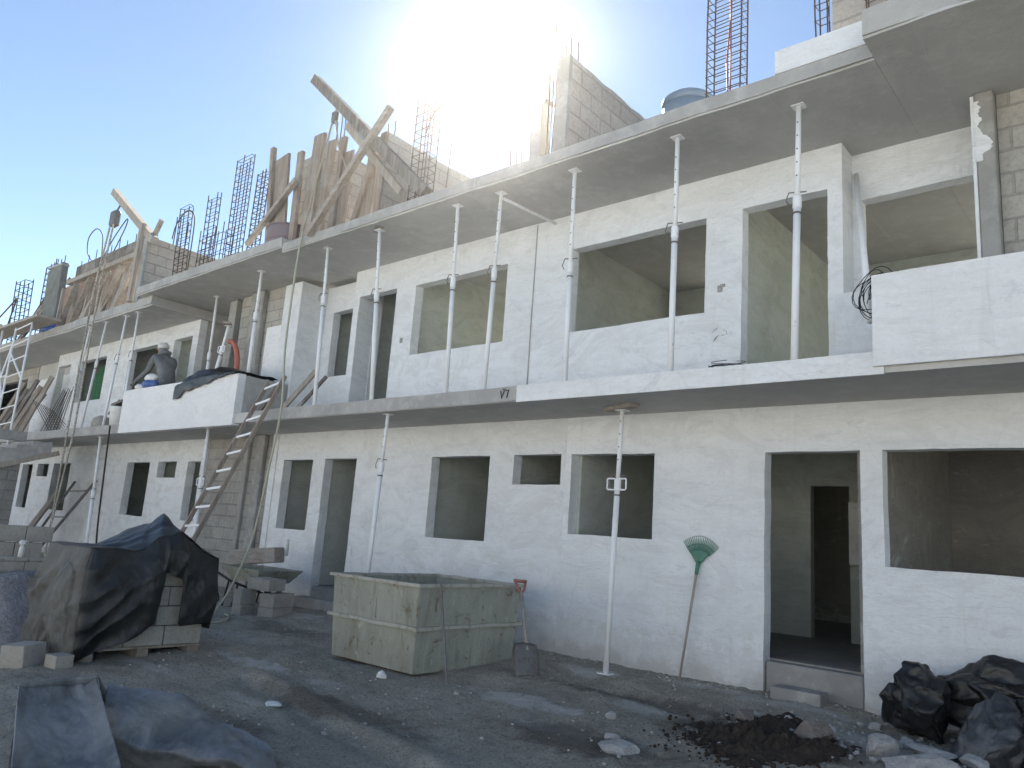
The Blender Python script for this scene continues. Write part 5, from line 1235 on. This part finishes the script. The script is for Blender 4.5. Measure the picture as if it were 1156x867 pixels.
tag(loop([(-11.0, -1.0, 0.78), (-10.6, -1.1, 0.62), (-10.35, -1.15, 0.42), (-10.6, -1.3, H(-10.6, -1.3) + 0.02), (-11.2, -1.2, H(-11.2, -1.2) + 0.02)], '', 0.014, 'barrow_cable', 'black'), 'black cable looping down from the wheelbarrow handles', 'cable')

# doorstep block, rubble
block((-2.55, -0.13, H(-2.5, -0.2) - 0.04), 0.02, 'grey step block on the ground before the right doorway', None, (0.42, 0.2, 0.13), mat='rawcol')
MBs = MB().box(-9.95, -9.0, -0.22, 0.018, 0.28, 0.52); tag(MBs.build('door_block', 'edge', None, (-9.5, -0.1, 0.28), bevel=0.02), 'raw concrete step before the middle doorway behind the mortar tub', 'step')
def rock(c, r, seed, lab, flat=0.7, mat='rock', grp='loose stones on the dirt', sc=(1, 1)):
    """broken lump: a few random fracture planes, then a rough skin"""
    rnd = random.Random(seed * 7 + 1); pl = []
    for i in range(15):
        n = V((rnd.gauss(0, 1), rnd.gauss(0, 1), rnd.gauss(0, 1))).normalized(); pl.append((n, rnd.uniform(0.62, 1.0)))
    bm = bmesh.new(); bmesh.ops.create_icosphere(bm, subdivisions=5, radius=1); b = MB()
    for v in bm.verts:
        d = v.co.normalized(); k = 1.15
        for n, h_ in pl:
            q = d.dot(n)
            if q > 0.05: k = min(k, h_ / q)
        k += 0.05 * nz(d, 4, seed) + 0.03 * nz(d, 11, seed) + 0.012 * nz(d, 26, seed)
        b.v.append(V((d.x * k * r * sc[0], d.y * k * r * sc[1], d.z * k * r * flat)) + V(c))
    for f in bm.faces: b.f.append(tuple(v.index for v in f.verts))
    bm.free()
    o = b.build('rock', mat, None, c)
    return tag(o, lab, 'rock', grp)
def onground(x, y, dz=0.02): return (x, y, H(x, y) + dz)
rock(onground(-2.05, -1.22, 0.06), 0.13, 4, 'brownish rock on the dark soil heap before the doorstep', 0.75, 'brown_rock')
rock(onground(-1.62, -1.20, 0.06), 0.105, 11, 'angular pale rock left of the largest slab of rubble', 0.95)
rock(onground(-1.30, -1.36, 0.03), 0.20, 7, 'largest pale slab of rubble at the bottom right edge', 0.45, sc=(1.2, 1))
rock(onground(-1.38, -0.95, 0.04), 0.10, 15, 'flat pale stone just below the black bags', 0.4, sc=(1.5, 1))
rock(onground(-1.10, -0.95, 0.03), 0.09, 18, 'pale stone under the front black bag', 0.6)
rock(onground(-1.55, -0.80, 0.02), 0.06, 22, 'small pale stone left of the black bags', 0.7)
rock(onground(-0.98, -1.3, 0.02), 0.10, 25, 'pale stone at the bottom right corner', 0.6)
rock(onground(-2.90, -2.40, 0.02), 0.11, 28, 'low pale lump of mortar on the dirt in front of the tall prop', 0.4, sc=(1.3, 1))
rock(onground(-3.05, -2.22, 0.02), 0.05, 31, 'small lump beside the pale mortar lump', 0.6)
rock(onground(-3.3, -1.85, 0.02), 0.045, 34, 'small pale lump between the tub and the soil heap', 0.6)
rock(onground(-5.30, -3.44, 0.008), 0.07, 38, 'flat white chip on the dirt in front of the pallet', 0.25, 'whitepl')
rock(onground(-5.46, -2.25, 0.02), 0.05, 41, 'white crumb of plaster under the near corner of the mortar tub', 0.8, 'whitepl')
rock(onground(-1.85, -0.45, 0.02), 0.05, 44, 'small pale chip at the foot of the wall right of the doorstep', 0.7)
rock(onground(-2.62, -1.02, 0.03), 0.08, 47, 'greenish grey clod left of the brownish rock', 0.7, 'brown_rock')

# ------------------------------------------------------------------ black bags at the right
def bag(name, c, rx, ry, rz, seed, lab, lean=(0, 0), mat='bag', peaks=(), coarse=2):
    """crumpled sheet plastic: big flat facets with creased edges, then small wrinkles"""
    rnd = random.Random(seed)
    bm = bmesh.new(); bmesh.ops.create_icosphere(bm, subdivisions=coarse, radius=1)
    gz_ = H(c[0], c[1])
    for v in bm.verts:
        d = v.co.normalized(); k = 1 + rnd.uniform(-0.20, 0.14) + 0.2 * nz(d, 1.2, seed)
        for (pd, amt, sharp) in peaks:
            k += amt * max(0, d.dot(V(pd).normalized())) ** sharp
        p = d * k + V((rnd.uniform(-.14, .14), rnd.uniform(-.14, .14), rnd.uniform(-.12, .12)))
        v.co = V((p.x * rx + lean[0] * p.z * rz, p.y * ry + lean[1] * p.z * rz, p.z * rz))
    for it in range(4):
        bmesh.ops.subdivide_edges(bm, edges=bm.edges[:], cuts=1, use_grid_fill=True)
        if it < 2:
            j_ = (0.055, 0.022)[it]
            for v in bm.verts: v.co += V((rnd.uniform(-j_, j_) * rx * 2, rnd.uniform(-j_, j_) * ry * 2, rnd.uniform(-j_, j_) * rz * 2))
        if it == 2: bmesh.ops.smooth_vert(bm, verts=bm.verts, factor=0.35, use_axis_x=True, use_axis_y=True, use_axis_z=True)
    bm.normal_update()
    b = MB()
    for v in bm.verts:
        q = v.co * 1.0
        w = v.co + v.normal * (ridge(q, 5.5, seed + 2) * 0.010 + nz(q, 11, seed) * 0.006 + ridge(q, 18, seed) * 0.004)
        w = V((c[0] + w.x, c[1] + w.y, max(c[2] + w.z, gz_ - 0.01 + 0.015 * nz(q, 9, 3))))
        if w.y > -0.012: w.y = -0.012 - 0.005 * abs(nz(q, 8, 1))
        b.v.append(w)
    for f in bm.faces: b.f.append(tuple(v.index for v in f.verts))
    bm.free()
    return tag(b.build(name, mat, None, (c[0], c[1], gz_), smooth=True), lab, 'plastic bag', 'black plastic bags by the wall')
bag('plastic_bag', (-1.54, -0.44, 0.60), 0.22, 0.22, 0.25, 3, 'black crumpled plastic bag with a peaked top, left one of the heap', peaks=(((0.0, 0.0, 1.0), 0.30, 8), ((-0.9, 0, -0.3), 0.1, 4)))
bag('plastic_bag', (-1.02, -0.27, 0.64), 0.44, 0.26, 0.27, 9, 'large black bag against the wall behind the grey sided one', peaks=(((-0.3, 0.0, 1.0), 0.36, 10), ((0.9, 0, 0.1), 0.3, 4)))
bag('plastic_bag', (-1.06, -0.72, 0.47), 0.22, 0.20, 0.24, 15, 'dusty grey sided bag in front, right of the peaked one', (0.25, 0.2), 'bagdust', peaks=(((0.1, 0.2, 1.0), 0.35, 8),))
bag('plastic_bag', (-0.72, -0.62, 0.50), 0.28, 0.24, 0.22, 21, 'black bag at the right edge of the picture', peaks=(((-0.6, 0.0, 0.8), 0.2, 8),))

# ------------------------------------------------------------------ foreground sheet
def sheet_patch(corners, nu, nv, amp, seed, sag=0.0):
    a, b_, c, d = [V(p) for p in corners]       # a-b top, d-c bottom
    nrm = (b_ - a).cross(d - a).normalized()
    def f(u, v):
        p = a.lerp(b_, u).lerp(d.lerp(c, u), v)
        w = ridge(p, 1.9, seed) * 0.7 + nz(p, 4, seed) * 0.5 + ridge(p, 6, seed) * 0.35 + ridge(p, 13, seed) * 0.16 + nz(p, 26, seed) * 0.08
        e = min(1, 6 * min(u, 1 - u, v + 0.2, 1.2 - v) + 0.3)
        return p + nrm * (w * amp * e - sag * math.sin(math.pi * u) * math.sin(math.pi * v))
    return MB().grid(f, nu, nv)
t = thing('ground_sheet', 'dusty grey blue plastic sheet heaped in the near left foreground', 'plastic sheet', (-4.2, -5.2, 0.15))
A = (-4.50, -5.47, 0.70); Bp = (-4.50, -5.10, 0.71); 
C1 = (-3.78, -5.12, 0.20); D1 = (-3.40, -5.78, 0.16)
sheet_patch((A, Bp, C1, D1), 60, 70, 0.05, 4, -0.13).build('front_fold', 'tarpblue', t, smooth=True, solid=0.005)
def fold2(u, v):
    tow = V((0.91, -0.41, 0))
    p = V((-4.62, -4.98, 0.57)).lerp(V((-4.16, -4.18, 0.20)), u); p.z += 0.08 * math.sin(math.pi * u)
    g = 0.12; hz = p.z - g
    prof = [(-0.40, 0.0), (-0.2, 0.5), (0.0, 1.0), (0.06, 1.0), (0.32, 0.62), (0.36, 0.5), (0.20, 0.2), (0.06, -0.05)]
    k = v * (len(prof) - 1); i = min(int(k), len(prof) - 2); f_ = k - i
    o = prof[i][0] + (prof[i + 1][0] - prof[i][0]) * f_; h_ = prof[i][1] + (prof[i + 1][1] - prof[i][1]) * f_
    q = p + tow * (o * (0.6 + 0.7 * u)); q.z = g + hz * h_
    w = ridge(q, 1.9, 5) * 0.05 + ridge(V((q.x + q.z, q.y * 0.4, q.z * 2)), 4.2, 2) * 0.045 + ridge(q, 9, 2) * 0.012 + nz(q, 17, 3) * 0.006
    return (q.x + 0.5 * w, q.y - 0.2 * w, q.z + w)
MB().grid(fold2, 80, 70).build('side_fold', 'tarpblue', t, smooth=True, solid=0.005)
sheet_patch((A, (-4.86, -5.33, 0.16), (-5.2, -4.72, 0.17), Bp), 30, 30, 0.03, 12).build('back_fold', 'tarpblue', t, smooth=True, solid=0.005)
sheet_patch((Bp, (-5.2, -4.72, 0.17), (-5.0, -4.4, 0.16), (-4.92, -4.84, 0.50)), 24, 24, 0.02, 15).build('back_fold', 'tarpblue', t, smooth=True, solid=0.005)

# ------------------------------------------------------------------ added thin volume standing in for the glare round the sun
k = bpy.data.materials.new('dusty_air'); k.use_nodes = True
for n_ in list(k.node_tree.nodes):
    if n_.type == 'BSDF_PRINCIPLED': k.node_tree.nodes.remove(n_)
pv = k.node_tree.nodes.new('ShaderNodeVolumePrincipled')
pv.inputs['Color'].default_value = (0.96, 0.97, 1.0, 1); pv.inputs['Density'].default_value = 0.0005; pv.inputs['Anisotropy'].default_value = 0.93
k.node_tree.links.new(pv.outputs[0], k.node_tree.nodes['Material Output'].inputs['Volume'])
M['haze'] = k
kind(MB().box(-380, 380, -380, 380, -1.6, 9.4).build('haze', 'haze'), 'stuff')

# ------------------------------------------------------------------ camera, sun and sky
cam = bpy.data.cameras.new('camera'); co = bpy.data.objects.new('camera', cam); COL.objects.link(co)
yaw, pit, rol = -0.7207054, 0.1956877, 0.0723023
f = V((math.sin(yaw) * math.cos(pit), math.cos(yaw) * math.cos(pit), math.sin(pit)))
r = f.cross(V((0, 0, 1))).normalized(); u = r.cross(f)
r2 = r * math.cos(rol) + u * math.sin(rol); u2 = -r * math.sin(rol) + u * math.cos(rol)
co.matrix_world = Matrix((( r2.x, u2.x, -f.x, 0.0), (r2.y, u2.y, -f.y, -7.0), (r2.z, u2.z, -f.z, 1.6), (0, 0, 0, 1)))
cam.sensor_width = 36; cam.lens = 863.849 / 1156 * 36; cam.clip_start = 0.05; cam.clip_end = 2000
scn.camera = co

SUN = V((-0.587, 0.599, 0.545)).normalized()
sl = bpy.data.lights.new('sun', 'SUN'); so = bpy.data.objects.new('sun', sl); COL.objects.link(so)
sl.energy = 5.0; sl.angle = rad(0.53); sl.color = (1.0, 0.965, 0.92)
so.rotation_euler = (-SUN).to_track_quat('-Z', 'Y').to_euler(); so.location = SUN * 60
w = bpy.data.worlds.new('World'); scn.world = w; w.use_nodes = True
nt = w.node_tree; bg = nt.nodes['Background']
sky = nt.nodes.new('ShaderNodeTexSky'); sky.sky_type = 'NISHITA'; sky.sun_disc = False
sky.sun_elevation = math.asin(SUN.z); sky.sun_rotation = math.atan2(SUN.x, SUN.y)
sky.altitude = 1500; sky.air_density = 0.8; sky.dust_density = 0.12; sky.ozone_density = 0.6
nt.links.new(sky.outputs[0], bg.inputs[0]); bg.inputs[1].default_value = 0.068
scn.view_settings.view_transform = 'Standard'; scn.view_settings.look = 'None'
scn.view_settings.exposure = 1.92; scn.view_settings.gamma = 1.0; scn.view_settings.use_curve_mapping = False
scn.view_settings.use_white_balance = True
scn.view_settings.white_balance_temperature = 7100; scn.view_settings.white_balance_tint = 6
scn.cycles.max_bounces = 8; scn.cycles.diffuse_bounces = 5
scn.cycles.use_denoising = True
